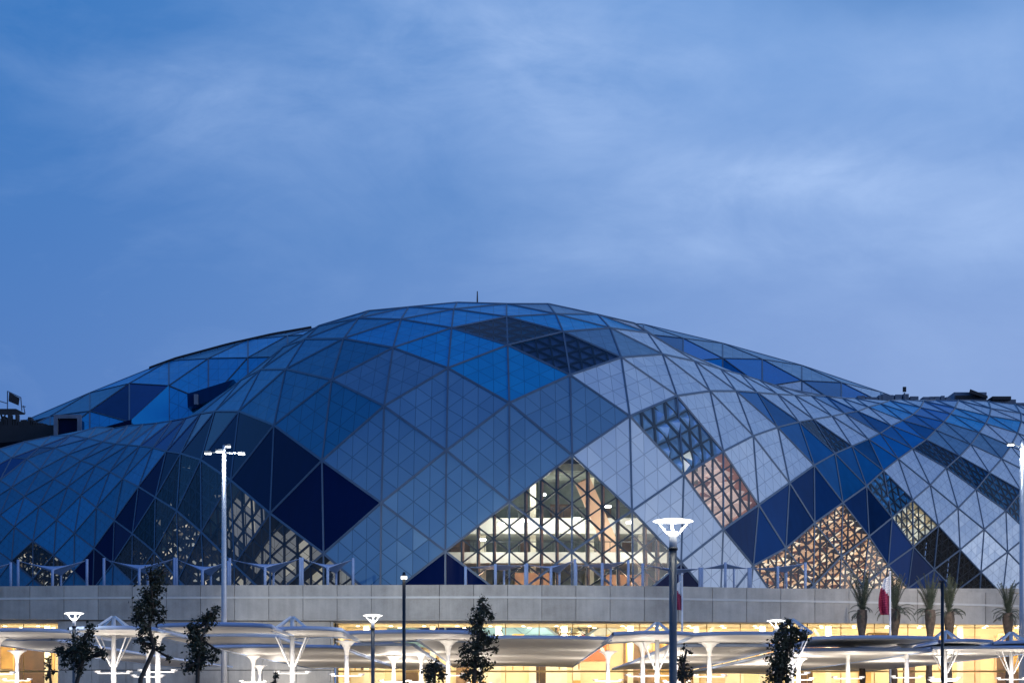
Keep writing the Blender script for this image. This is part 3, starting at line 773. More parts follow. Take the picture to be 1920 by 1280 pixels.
b = MB(); b.box((W(108, 0, 294.5).x, 294.5, W(0, 826, 294.5).z), (W(146, 0, 294.5).x, 299, W(0, 783, 294.5).z)); b.build('door', M['navy'], t)
b = MB(); Y = 294.2
for (x_, y_), (u_, v_) in (((105,778),(105,826)),((149,778),(149,820)),((103,781),(151,781))):
    b.bar(W(x_, y_, Y), W(u_, v_, Y), .5, .6)
b.build('frame', M['roofgrey'], t)
b = MB(); b.mesh([W(152,812,291), W(247,786,291), W(246,803,291), W(152,818,291), W(152,812,296), W(247,786,296), W(246,803,296), W(152,818,296)],
    [(3,2,1,0),(4,5,6,7),(0,1,5,4),(1,2,6,5),(2,3,7,6),(3,0,4,7)])
tag(b.build('roof_screen', M['navy']), 'long dark blue wedge screen beside the framed roof cabinet', 'roof screen')
b = MB(); q_ = [(351,738),(438,711),(420,735),(405,747),(352,764)]
b.mesh([W(x_, y_, 301) for x_, y_ in q_] + [W(x_, y_, 301) + Vector((0, 5, 0)) for x_, y_ in q_], [(4,3,2,1,0),(5,6,7,8,9)] + [(k, (k+1) % 5, (k+1) % 5 + 5, k + 5) for k in range(5)])
t = tag(b.build('roof_recess', M['deepnavy']), 'dark blue wedge recess in the left rear roof, above the ridge', 'roof recess')
b = MB(); b.box((W(364, 0, 300.6).x, 300.4, W(0, 758, 300.6).z), (W(371, 0, 300.6).x, 300.98, W(0, 739, 300.6).z)); b.build('post', M['roofgrey'], t)
# right side
t = empty('roof_plant_row', W(1650, 748, 300), 'low dark row of roof units along the right ridge', 'roof plant')
b = MB()
x = 1606
while x < 1775:
    w = rnd.uniform(5, 16); h = rnd.uniform(1, 4) if x < 1640 else (rnd.uniform(3, 8) if x < 1700 else rnd.uniform(1, 5))
    q = W(x, 747 - h, 300); r = W(x + w, 754, 300)
    b.box((q.x, 299, r.z), (r.x, 301.5, q.z)); x += w + rnd.uniform(0, 3 if x < 1690 else 9)
b.build('roof_unit', M['roofgrey'], t)
b = MB(); q = W(1696, 750, 299); b.tube([q, q + Vector((0, 0, 1.0))], .09, 6); 
b.build('mast_pole', M['roofgrey'], t)
b = MB(); q = W(1696, 728, 299); b.box((q.x - .22, q.y - .2, q.z - .45), (q.x + .2, q.y + .2, q.z + .2)); b.build('mast_head', M['roofdark'], t)
t = empty('roof_building', W(1820, 748, 310), 'flat grey rooftop building with a wedge top near the right edge', 'roof building')
b = MB(); b.box((W(1789, 0, 310).x, 310, W(0, 760, 310).z), (W(1850, 0, 310).x, 320, W(0, 735, 310).z)); b.build('block', M['roofgrey'], t)
b = MB(); b.mesh([W(1817,736,309), W(1819,729,309), W(1852,742,309), W(1852,747,309), W(1817,736,316), W(1819,729,316), W(1852,742,316), W(1852,747,316)],
    [(0,1,2,3),(7,6,5,4),(0,4,5,1),(1,5,6,2),(2,6,7,3),(3,7,4,0)]); b.build('wedge_roof', M['roofdark'], t)
b = MB(); b.box((W(1792, 0, 309.6).x, 309.6, W(0, 746, 309.6).z), (W(1838, 0, 309.6).x, 309.9, W(0, 741, 309.6).z)); b.build('window_band', M['roofdark'], t)
t = empty('roof_shed', W(1890, 755, 312), 'long low grey roof shed at the right edge of the ridge', 'roof shed')
b = MB(); b.box((W(1852, 0, 312).x, 312, W(0, 762, 312).z), (W(1905, 0, 312).x, 318, W(0, 748.5, 312).z)); b.box((W(1905.5, 0, 312).x, 312.4, W(0, 765, 312).z), (W(1960, 0, 312).x, 318, W(0, 754, 312).z)); b.build('body', M['roofgrey'], t)
b = MB(); b.box((W(1861, 0, 311).x, 311, W(0, 751, 312).z), (W(1896, 0, 311).x, 314, W(0, 744.5, 312).z)); b.build('upper_unit', M['roofdark'], t)

# ------------------------------------------------------------------ PODIUM: long wall, lobby glazing below
pod = empty('podium', (0, 205, 0), 'long low concrete podium wall with glowing yellow lobby windows underneath', 'building')
PY = [(-420,200),(2380,200)]
PT = [(-60,1099),(200,1096.5),(960,1095.5),(1230,1098),(1440,1102),(1650,1105.5),(1800,1109),(1980,1114)]
PB = [(-60,1160),(480,1162.5),(960,1162.5),(1300,1165),(1536,1167),(1980,1171.5)]
edges_px = [k for k in range(-392, 2370, 64)]
SOLID = (107, 625)
wall = MB(); band = MB(); lower = MB(); joint = MB(); core = MB()
def wl(px, py, off=0.0):
    Y = interp(px, PY)
    p = W(px, py, Y); return p + Vector((0, off, 0))
for a, c in zip(edges_px, edges_px[1:]):
    def slab(mb, ya, yb, o0, o1, gap=0.02):
        A, B_ = wl(a, ya(a)), wl(c, ya(c)); D, E = wl(a, yb(a)), wl(c, yb(c))
        t = (B_ - A).normalized() * gap
        q = [D + t, E - t, B_ - t, A + t]
        f = [p + Vector((0, o0, 0)) for p in q]; g = [p + Vector((0, o1, 0)) for p in q]
        mb.mesh(f + g, [(0,1,2,3),(7,6,5,4),(0,4,5,1),(1,5,6,2),(2,6,7,3),(3,7,4,0)])
    top = lambda x: interp(x, PT); bot = lambda x: interp(x, PB)
    bl = lambda x: interp(x, PT) + 21.5
    bl2 = lambda x: interp(x, PT) + 25.5
    slab(wall, top, bl, 0, 0.5); slab(band, bl, bl2, -0.06, 0.5, 0.004); slab(wall, bl2, bot, 0, 0.5)
    core_t = lambda x: interp(x, PT) + 0.4
    slab(core, core_t, lambda x: interp(x, PB) - 0.4, 0.5, 0.9, -0.001)
wall.build('parapet_wall', M['concrete'], pod)
band.build('pale_band', M['concrete_band'], pod)
core.build('wall_core', M['dark'], pod)
zs = 9.3
for a in range(107, 625, 64):
    c = min(a + 64, 625)
    A = wl(a, 1163.6); B_ = wl(c, 1163.6)
    g = .02
    lower.box((A.x + g, 200.3, 5.2), (B_.x - g, 201.2, A.z)); lower.box((A.x + g, 200.3, 0), (B_.x - g, 201.2, 5.13))
lower.build('lower_wall', M['concrete'], pod)
b = MB(); b.box((wl(107, 0).x, 201.2, 0), (wl(625, 0).x, 201.5, 9.2)); b.build('wall_backing', M['dark'], pod)
b = MB(); b.box((-64, 200.9, 9.35), (66.5, 216, 9.75)); b.build('soffit', M['soffit'], pod)
b = MB(); b.box((-64.3, 201.2, 12.1), (66.8, 300, 12.5)); b.box((-64.3, 200.95, 0), (-63.8, 300, 12.1)); b.box((66.3, 200.95, 0), (66.8, 300, 12.1)); b.build('terrace_slab', M['concrete'], pod)
# lobby rooms
def lobby(xa, xb):
    b = MB(); b.box((xa, 213, 0), (xb, 213.3, 9.35)); b.build('lobby_wall', M['cream'], pod)
    b = MB(); b.box((xa - .2, 202.2, 0), (xa, 213, 9.35)); b.box((xb, 202.2, 0), (xb + .2, 213, 9.35)); b.build('lobby_side_wall', M['cream'], pod)
    b = MB(); b.box((xa, 202.4, 0.02), (xb, 213, 0.14)); b.build('lobby_floor', M['pale'], pod)
    x = xa + .4; pn = []
    while x < xb - 1.2:
        w = rnd.choice([.8, 1.2, 1.8, 2.6, 3.2])
        w = min(w, xb - .2 - x)
        m = rnd.choice(['peach', 'pale', 'cream', 'ochre', 'pale', 'peach', 'recess', 'ochre', 'brown', 'coral'])
        if m != 'cream':
            b = MB(); z0 = rnd.choice([0.15, .15, 5.5, 6.3]); z1 = rnd.choice([8.2, 8.6, 8.9])
            b.box((x, 212.75 - rnd.uniform(0, .2), z0), (x + w, 213, z1)); b.build('lobby_panel', M[m], pod)
            if rnd.random() < .5:
                b = MB(); b.box((x + .1, 212.2, 0.15), (x + min(w, 1.4), 212.5, rnd.choice([3.2, 4.4, 5.2]))); b.build('lobby_panel', M[rnd.choice(['recess', 'ochre', 'peach'])], pod)
        x += w + rnd.choice([.1, .3, .9, 1.4])
    b = MB(); x = xa + 2
    while x < xb:
        b.box((x, 207, .14), (x + .5, 207.5, 9.35)); x += 6.1
    b.build('lobby_column', M['pale'], pod)
    b = MB(); x = xa + 5
    while x < xb - 6:
        s = rnd.choice([-1, 1]); z = rnd.uniform(5.0, 6.2)
        b.bar((x, 210.5, z + 1.6), (x + s * 1.3, 210.5, z + 3.6), .28, .3); x += rnd.uniform(7, 13)
    b.build('stair_flight', M['white'], pod)
    b = MB(); x = xa + 1.0
    while x < xb - 2:
        w = rnd.choice([1.0, 1.8, 2.4]); y = rnd.uniform(204, 210)
        b.box((x, y, 5.3), (x + .12, y + .3, 8.6)); b.box((x + w, y, 5.3), (x + w + .12, y + .3, 8.6)); b.box((x + .12, y, 8.5), (x + w, y + .3, 8.64)); x += w + rnd.uniform(1.5, 6)
    b.build('door_frame', M['ochre'], pod)
    b = MB(); x = xa + 1.6
    while x < xb - 2:
        w = rnd.uniform(.6, 1.8); y = rnd.uniform(206, 211); b.box((x, y, rnd.choice([5.3, 6.6, .2])), (x + w, y + .15, rnd.choice([7.2, 7.8, 8.3]))); x += w + rnd.uniform(3, 9)
    b.build('lobby_screen', M['recess'], pod)
    # glazing
    gl = MB(); gl.face([(xa, 202.3, 0.14), (xb, 202.3, 0.14), (xb, 202.3, 9.35), (xa, 202.3, 9.35)]); g = gl.build('lobby_window', M['glass'], pod)
    mu = MB(); x = xa
    while x < xb + .1:
        mu.box((x - .035, 202.2, .14), (x + .035, 202.29, 9.35)); x += (xb - xa) / max(1, round((xb - xa) / 3.05))
    mu.box((xa, 202.21, 5.0), (xb, 202.285, 5.16)); mu.build('mullion', M['ochre'], g)
    # lamps
    ll = MB(); x = xa + 1.5; n = 0
    while x < xb:
        ll.lathe([(.001, 0), (.16, -.01), (.18, -.06), (.001, -.07)], (x, 206.5, 9.34), 10)
        ll.lathe([(.001, 0), (.16, -.01), (.18, -.06), (.001, -.07)], (x + .6, 210.5, 9.34), 10); x += 3.05
    ll.build('downlight', M['warmlamp'], pod)
    k_ = max(1, round((xb - xa) / 6.5))
    for k in range(k_):
        lamp('lobby_fill', 'POINT', (xa + (k + .5) * (xb - xa) / k_, 206.0 + (k % 3), 7.4), 170, (1.0, 0.76, 0.46), pod, .22)  # points added to brighten the top of the lobby wall
    n = max(1, round((xb - xa) / 8.5)); s = (xb - xa) / n
    for k in range(n):
        o = lamp('lobby_lamp', 'AREA', (xa + (k + .5) * s, 206.3, 9.2), 1550 * s / 8.5 * rnd.uniform(.75, 1.2), (1.0, 0.80, 0.53), pod, size=(s * .8, 3.0))
        d = Vector((rnd.uniform(-.2, .2), .75, -1)); o.rotation_euler = d.to_track_quat('-Z', 'Y').to_euler()
lobby(-63.5, wl(107, 0).x - .25)
lobby(wl(625, 0).x + .25, 66)

# ------------------------------------------------------------------ shade sails on the terrace
def shade_sail(pxl, pxr, yl, ym, yr, lab, Y=203.6, side='both'):
    pxm = (pxl + pxr) / 2
    L = W(pxl, yl, Y + 1.5); Rr = W(pxr, yr, Y + 1.5); F = W(pxm, ym + 3, Y); B_ = W(pxm + 16, ym + 13, Y + 5)
    t = empty('shade_sail', (pxm * 0 + F.x, Y + 2, 12.5), lab, 'shade sail', 'shade sails on the terrace')
    mb = MB(); n = 10; vs = []
    for a in range(n + 1):
        for c in range(n + 1):
            u, v = a / n, c / n
            p = L * (1-u) * (1-v) + F * u * (1-v) + Rr * u * v + B_ * (1-u) * v
            cen = (L + Rr + F + B_) / 4
            pull = 0.10 * (4 * u * (1-u) * (abs(v - .5) * 2) ** 3 + 4 * v * (1-v) * (abs(u - .5) * 2) ** 3)
            vs.append(p + (cen - p) * pull)
    top = [v + Vector((0, 0, .03)) for v in vs]; fs = []
    m = len(vs)
    for a in range(n):
        for c in range(n):
            q = (a*(n+1)+c, (a+1)*(n+1)+c, (a+1)*(n+1)+c+1, a*(n+1)+c+1)
            fs.append(tuple(k + m for k in q)); fs.append(tuple(reversed(q)))
    rim = [a*(n+1) for a in range(n+1)] + [n*(n+1)+c for c in range(1, n+1)] + [a*(n+1)+n for a in range(n-1, -1, -1)] + [c for c in range(n-1, 0, -1)]
    for k in range(len(rim)):
        a, c = rim[k], rim[(k+1) % len(rim)]; fs.append((a, c, c + m, a + m))
    mb.mesh(vs + top, fs); mb.build('sail', M['sail'], t, True)
    for P in (L, Rr, F, B_):
        pb = MB(); pb.tube([(P.x, P.y, 12.45), (P.x, P.y, P.z + .12)], .13 if P is not B_ else .1, 8); pb.build('post', M['sail'], t, True)
SL = [(-92,20,1050,1068,1056,'shade sail cut off by the left edge of the photo'),
 (34,163,1051,1066,1050,'pale blue shade sail just right of the left edge, before the speckled lit glazing'),
 (195,327,1048,1064,1047,'pale blue shade sail standing above the tallest leaning tree'),
 (331,428,1048,1067,1053,'narrow blue shade sail directly left of the tall floodlight mast'),
 (431,563,1048,1061,1047,'pale blue shade sail directly right of the tall floodlight mast'),
 (567,662,1047,1062,1048,'blue shade sail at the right end of the left row, before plain blue panels'),
 (873,985,1064,1056,1060,'shade sail at the left end of the right row, before the bright hall'),
 (988,1078,1058,1062,1050,'shade sail before the middle of the bright glazed hall'),
 (1080,1178,1060,1054,1052,'shade sail before the right part of the bright glazed hall'),
 (1205,1312,1058,1064,1066,'blue shade sail partly behind the near lamp post'),
 (1316,1404,1066,1053,1066,'blue shade sail right of the near lamp post, before pale panels'),
 (1407,1510,1066,1060,1056,'blue shade sail at the right end, before the copper coffered glazing')]
for q in SL: shade_sail(*q)

# ------------------------------------------------------------------ tensile canopies on the plaza
DEEP = 620
def canopy(pxl, pxr, yn, yf, masts, lab, h=3.75, rise=0.08, power=190, drop=0.0):
    h = min(h, 196.0 * (HOR - yf) / FOC)
    dn = FOC * h / (HOR - yn); df = FOC * h / (HOR - yf)
    xl, xr = (pxl - CX) * dn / FOC, (pxr - CX) * dn / FOC
    ym = (dn + df) / 2; cx = (xl + xr) / 2
    t = empty('tensile_canopy', (cx, ym, 0.13), lab, 'canopy', 'white fabric canopies over the plaza')
    mb = MB(); n = 14; vs = []
    def zz(u, v):    # u,v in -1..1
        return EYE + h + rise * (1 - u * u) * (0.35 + 0.65 * v * v) - 0.05 * (1 - v * v) - drop * max(0, v)
    for a in range(n + 1):
        for c in range(n + 1):
            u, v = -1 + 2 * a / n, -1 + 2 * c / n
            sc = 1 - 0.015 * (1 - v * v); sd_ = 1 - 0.03 * (1 - u * u)
            vs.append(Vector((cx + (xr - xl) / 2 * u * sc, ym + (df - dn) / 2 * v * sd_, zz(u, v))))
    m = len(vs); top = [v + Vector((0, 0, .05)) for v in vs]; fs = []
    for a in range(n):
        for c in range(n):
            q = (a*(n+1)+c, (a+1)*(n+1)+c, (a+1)*(n+1)+c+1, a*(n+1)+c+1)
            fs.append(tuple(k + m for k in q)); fs.append(tuple(reversed(q)))
    mb.mesh(vs + top, fs); mb.build('membrane', M['membrane'], t, True)
    rim = [a*(n+1) for a in range(n+1)] + [n*(n+1)+c for c in range(1, n+1)] + [a*(n+1)+n for a in range(n-1, -1, -1)] + [c for c in range(n-1, 0, -1)]
    eb = MB(); pts = [vs[k] + Vector((0, 0, .03)) for k in rim]; eb.tube(pts + [pts[0]], .1, 6, False)
    eb.build('edge_cable', M['sail'], t, True)  # blue colour stands in for sky reflected along the fabric's upper edge
    for (mp, apex, dfrac) in masts:
        my = dn + (df - dn) * dfrac; mx = (mp - CX) * my / FOC
        zc = EYE + h - 0.05
        b = MB(); b.tube([(mx, my, .13), (mx, my, 3.7), (mx, my, zc + (.95 if apex else .05))], [.14, .13, .1], 12); mo = b.build('mast', M['whitemetal'], t, True)
        if apex:
            for sx, sy in ((-1, -1), (1, -1), (1, 1), (-1, 1)):
                b = MB(); b.bar((mx + sx * .12, my + sy * .12, 3.75), (mx + sx * .75, my + sy * .75, zc - .08), .055, .055); b.build('strut', M['whitemetal'], t)
        else:
            b = MB(); b.lathe([(.10, -1.0), (.13, -.55), (.22, -.28), (.42, -.1), (.62, -.03), (.60, 0.0)], (mx, my, zc), 18); b.build('mast_head', M['membrane'], t, True)
        if apex:
            for sx, sy in ((-1, -1), (1, -1), (1, 1), (-1, 1)):
                b = MB(); b.bar((mx + sx * .08, my + sy * .08, zc + .92), (mx + sx * .95, my + sy * .95, zc + .2), .10, .10); b.build('top_strut', M['whitemetal'], t)
        b = MB(); b.bar((mx - .8, my - .05, 3.42), (mx + .8, my - .05, 3.42), .07, .06, (0, 0, 1)); ar = b.build('uplight_arm', M['whitemetal'], t)
        for sx in (-1, 1):
            b = MB(); b.lathe([(.001, -.08), (.15, -.07), (.18, .03), (.15, .03), (.13, -.02), (.001, -.03)], (mx + sx * .8, my - .05, 3.52), 14); uh = b.build('uplight', M['whitemetal'], t, True)
            b = MB(); b.lathe([(.001, .012), (.125, .01)], (mx + sx * .8, my - .05, 3.50), 14); b.build('lens', M['uplens'], uh)
        lamp('canopy_light', 'POINT', (mx, my - 1.5, 3.35), power, (1.0, 0.89, 0.77), t, 0.3)
        if df - dn > 24:
            lamp('canopy_light', 'POINT', (mx, my + (df - dn) * .25, 3.0), power * 1.6, (1.0, 0.88, 0.76), t, 0.22)  # extra light without a fitting, added to brighten deep canopies
canopy(-70,128,1184,1199,[(-5,False,.5)],'flat far left canopy whose edge runs below the yellow windows')
canopy(-70,100,1199,1250,[(32,False,.25)],'deep canopy in the lower left corner over the yellow lobby',power=330)
canopy(130,294,1180,1196,[(213,True,.5)],'canopy with a peaked strut top between the two left trees')
canopy(295,507,1174,1189,[(296,False,.6)],'high canopy with blue top edge behind the third tree')
canopy(300,520,1193,1208,[(278,False,.6)],'middle canopy strip crossing behind the tall floodlight mast')
canopy(400,640,1213,1252,[(475,False,.25),(487,False,.75)],'low canopy with bright mast cluster right of the tall floodlight mast', power=330)
canopy(508,640,1181,1196,[(548,True,.5)],'canopy with a peaked strut top left of the small bowl lamp')
canopy(642,905,1187,1203,[(650,False,.7),(840,False,.6)],'thin canopy running behind the slim black post')
canopy(640,776,1209,1254,[(738,False,.3)],'deep canopy directly behind the small bowl lamp, glowing at its mast',power=380)
canopy(780,1147,1197,1249,[(1140,False,.3),(790,False,.35),(900,False,.5)],'widest pale canopy between the middle tree and the near lamp post',rise=.1,power=270)
canopy(1150,1300,1189,1205,[(1232,True,.5),(1205,False,.7)],'canopy with blue peaked struts beside the near lamp post')
canopy(1302,1486,1190,1208,[(1330,False,.6)],'canopy strip between the near lamp post and the right tree')
canopy(1255,1477,1211,1254,[(1268,False,.3)],'lower canopy curving away right of the near lamp post',power=520)
canopy(1488,1520,1186,1198,[(1484,True,.5)],'small peaked canopy mostly hidden behind the right tree')
canopy(1522,1758,1197,1213,[(1590,False,.7),(1700,False,.5)],'canopy with a broad blue upper edge below the flag',power=190)
canopy(1480,1745,1219,1262,[(1497,False,.2)],'deep canopy with a bright mast right of the right tree',power=520)
canopy(1762,1860,1203,1217,[(1772,True,.45)],'peaked canopy beside the slim black post at the right')
canopy(1748,2000,1215,1256,[(1768,False,.2)],'grey canopy in the lower right corner',power=520)
canopy(1862,2010,1206,1218,[(1896,True,.5)],'peaked canopy strip cut by the right edge')

# ------------------------------------------------------------------ bowl lamps
def bowl_lamp(px, ytop, Y, lab, power, post='greymetal'):
    p = W(px, ytop, Y); x, y, z = p
    t = empty('bowl_lamp', (x, y, 0), lab, 'street lamp', 'bowl topped street lamps')
    b = MB(); b.tube([(x, y, 0), (x, y, .35), (x, y, z - .66)], [.11, .09, .085], 14); b.build('post', M[post], t, True)
    b = MB(); b.tube([(x, y, z - .70), (x, y, z - .64)], .105, 14); b.build('collar', M['blackmetal'], t, True)
    b = MB(); b.tube([(x, y, z - .64), (x, y, z - .36)], [.085, .082], 14); b.build('neck', M['whitemetal'], t, True)
    for k in range(3):
        an = R(180) * k / 1 if k < 2 else R(90)
        dx, dy = math.cos(an), math.sin(an)
        b = MB(); b.bar((x + dx * .07, y + dy * .07, z - .40), (x + dx * .33, y + dy * .33, z - .09), .045, .045); b.build('arm', M['whitemetal'], t)
    b = MB(); b.lathe([(.001, 0.0), (.2, .0), (.42, -.035), (.455, -.06), (.42, -.075), (.001, -.08)], (x, y, z), 32); b.build('reflector', M['bowl'], t, True)
    b = MB(); b.lathe([(.001, -.06), (.11, -.055), (.13, 0), (.10, .03), (.001, .03)], (x, y, z - .32), 16); b.build('lamp_head', M['bowl'], t, True)
    lamp('lamp_light', 'POINT', (x, y, z - .19), power, (1.0, 0.93, 0.8), t, .1)
bowl_lamp(1262, 972, 50, 'near bowl lamp on a dark grey post, largest lamp of the photo', 260)
bowl_lamp(699, 1151, 104, 'small bowl lamp before the yellow windows, left of the slim black post', 200)
bowl_lamp(139, 1147, 104, 'small bowl lamp above the leftmost tree, against the grey wall', 160)
bowl_lamp(1456, 1161, 104, 'small bowl lamp half hidden by the right tree', 200)

# ------------------------------------------------------------------ floodlight masts
def flood_mast(px, ytop, Y, heads, lab, lit, power):
    p = W(px, ytop, Y); x, y, z = p
    t = empty('floodlight_mast', (x, y, 0), lab, 'floodlight mast', 'tall floodlight masts')
    b = MB(); b.tube([(x, y, 0), (x, y, z * .5), (x, y, z)], [.26, .2, .15], 14); b.build('pole', M['galv'], t, True)
    b = MB(); b.tube([(x, y, z - .3), (x, y, z + .55)], [.17, .1], 10); b.build('pole_cap', M['galv'], t, True)
    for hx_, hy_, dy in heads:
        q = W(hx_, hy_, Y) + Vector((0, dy, 0))
        b = MB(); b.bar((x, y, z - .02), (q.x, q.y, q.z + .04), .07, .07); b.build('bracket', M['greymetal'], t)
        b = MB(); b.box((q.x - .27, q.y - .22, q.z - .02), (q.x + .27, q.y + .22, q.z + .12)); hd = b.build('floodlight', M['greymetal'], t)
        b = MB(); b.box((q.x - .22, q.y - .18, q.z - .08), (q.x + .22, q.y + .18, q.z - .023)); b.build('lens', M['flood'] if lit else M['uplens'], hd)
    if power:
        lamp('flood_lamp', 'POINT', (x, y - .9, z - .5), power, (.86, .94, 1.0), t, .2)
        for tx in ((730, 1180) if lit else (1480, 1760)):
            o = lamp('flood_beam', 'SPOT', (x + .4, y - .6, z - .3), (13500 if lit else 15000), ((.97, .96, .9) if lit else (1.0, .88, .78)), None, .3, spot=R(60))
            aim(o, (x + .4, y - .6, z - .3), W(tx, 1140, 200)); put(o, t)
flood_mast(420, 848, 168, [(390, 849, 0), (413, 847, -.5), (453, 850, 0), (424, 834, .7)], 'tall pale floodlight mast with four lit heads at the left', True, 330)
flood_mast(1916, 838, 168, [(1895, 833, 0), (1938, 833, 0)], 'tall pale floodlight mast cut by the right edge, hooded dark heads', False, 240)

# ------------------------------------------------------------------ slim black posts
x, y, z = W(757.5, 1072, 72)
t = empty('slim_post', (x, y, 0), 'slim black post with a white lit ring near its top', 'post')
b = MB(); b.tube([(x, y, 0), (x, y, z - .22)], .055, 10); b.build('post', M['blackmetal'], t, True)
b = MB(); b.tube([(x, y, z - .22), (x, y, z - .13)], .1, 12); b.build('light_ring', M['bowl'], t, True)
b = MB(); b.tube([(x, y, z - .13), (x, y, z - .1), (x, y, z)], [.09, .06, .04], 12); b.build('cap', M['blackmetal'], t, True)
x, y, z = W(1767, 1088, 72)
t = empty('slim_post', (x, y, 0), 'slim black post with a short arm to the left, near the palms', 'post')
b = MB(); b.tube([(x, y, 0), (x, y, z)], .055, 10); b.build('post', M['blackmetal'], t, True)
b = MB(); b.bar((x + .05, y, z - .04), (x - .13, y, z - .04), .09, .09, (0, 0, 1)); b.build('arm', M['blackmetal'], t)

# ------------------------------------------------------------------ flags
def flag(px, ytop, Y, f0, f1, wpx, lab, labp):
    p = W(px, ytop, Y); x, y, z = p
    t = empty('flagpole', (x, y, 0.13), labp, 'flagpole', 'flagpoles')
    b = MB(); b.tube([(x, y, .13), (x, y, z)], [.12, .07], 10); b.build('pole', M['whitemetal'], t, True)
    b = MB(); b.lathe([(.001, .13), (.09, .06), (.1, 0), (.06, -.06), (.001, -.08)], (x, y, z + .08), 12); b.build('finial', M['whitemetal'], t, True)
    zt = W(px, f0, Y).z; zb = W(px, f1, Y).z; wd = wpx * Y / FOC
    mb = MB(); n = 16; m = 8; rows = []
    for a in range(n + 1):
        v = a / n; row = []
        for c in range(m + 1):
            u = c / m
            wloc = wd * (0.48 + 0.52 * math.sin(min(1, v * 1.15) * math.pi * .62) ) * (1 if v < .93 else .9)
            zz = zt + (zb - zt) * v + 0.35 * u * (1 - v) * (zb - zt) * .25
            row.append(Vector((x - .08 - wloc * u, y - .05 + .22 * math.sin(u * 9 + v * 2.0) * (.3 + v), zz)))
        rows.append(row)
    for a in range(n):
        for c in range(m):
            mb.mi = 0 if (a + c * .6) < n * .46 else 1
            mb.face([rows[a][c], rows[a+1][c], rows[a+1][c+1], rows[a][c+1]])
    o = mb.build('flag', [M['flagwhite'], M['flagmaroon']], None, True)
    sol = o.modifiers.new('cloth', 'SOLIDIFY'); sol.thickness = .02
    tag(o, lab, 'flag', 'flags')
flag(1669, 1074, 186, 1079, 1152, 21, 'white and maroon flag hanging limp before the palms', 'white flagpole rising among the palms at the right')
flag(1279, 1078, 186, 1088, 1143, 15, 'limp white and maroon flag just right of the near lamp post', 'white flagpole just right of the near lamp post')

# ------------------------------------------------------------------ palms
def palm(px, ytrunk, ytop, spread, Y, lab, seed):
    rg = random.Random(seed)
    base = W(px, ytrunk, Y); top = W(px, ytop, Y); x, y, zt = base; H = top.z - zt
    t = empty('palm_tree', (x, y, .13), lab, 'palm tree', 'palm trees before the podium')
    b = MB(); pts = []; rads = []
    for k in range(17):
        f = k / 16; pts.append((x + .06 * math.sin(f * 5 + seed), y, .13 + (zt + .3) * f)); rads.append(.24 + (.06 if k % 2 else 0) + (.16 if f > .82 else 0))
    b.tube(pts, rads, 12); b.build('trunk', M['palmbark'], t, True)
    cm = MB(); sp = spread * Y / FOC
    for k in range(34):
        an = rg.uniform(0, 2 * math.pi); up = rg.random()
        L = H * (0.65 + .5 * up) if up > .4 else sp * rg.uniform(.9, 1.3)
        dirx = Vector((math.cos(an), math.sin(an), 0)); lift = math.radians(86 - 20 * (1 - up)) if up > .4 else math.radians(rg.uniform(30, 60))
        p = Vector((x, y, zt + rg.uniform(-.3, .5))); prev = None; seg = 9
        droop = rg.uniform(.02, .07) if up > .4 else rg.uniform(.16, .28)
        side = Vector((-dirx.y, dirx.x, 0))
        for s in range(seg + 1):
            d = dirx * math.cos(lift) + Vector((0, 0, 1)) * math.sin(lift)
            nrm = side.cross(d).normalized()
            if prev is not None:
                w = .32 * math.sin(math.pi * min(.97, (s + .4) / (seg + 1))) + .04
                for sg in (-1, 1):
                    for r_ in range(3):
                        q0 = prev + (p - prev) * (r_ / 3); q1 = prev + (p - prev) * ((r_ + .55) / 3)
                        tip = q1 + side * sg * w * rg.uniform(.7, 1.1) + d * w * .7 - Vector((0, 0, .10 * rg.random()))
                        cm.face([q0, q1, tip])
                cm.bar(prev, p, .04, .03, nrm)
            prev = p.copy(); p = p + d * (L / seg); lift -= droop
    cm.build('crown', M['palmleaf'], t)
palm(1617, 1152, 1082, 26, 188, 'leftmost palm, narrow and upright, left of the flag', 1)
palm(1678, 1150, 1082, 40, 190, 'bushy palm directly behind the hanging flag', 2)
palm(1743, 1152, 1086, 28, 188, 'palm left of the right slim black post, dry trunk head', 3)
palm(1779, 1156, 1090, 34, 190, 'palm just right of the slim black post', 4)
palm(1890, 1158, 1096, 30, 190, 'palm at the right edge beside the floodlight mast', 5)

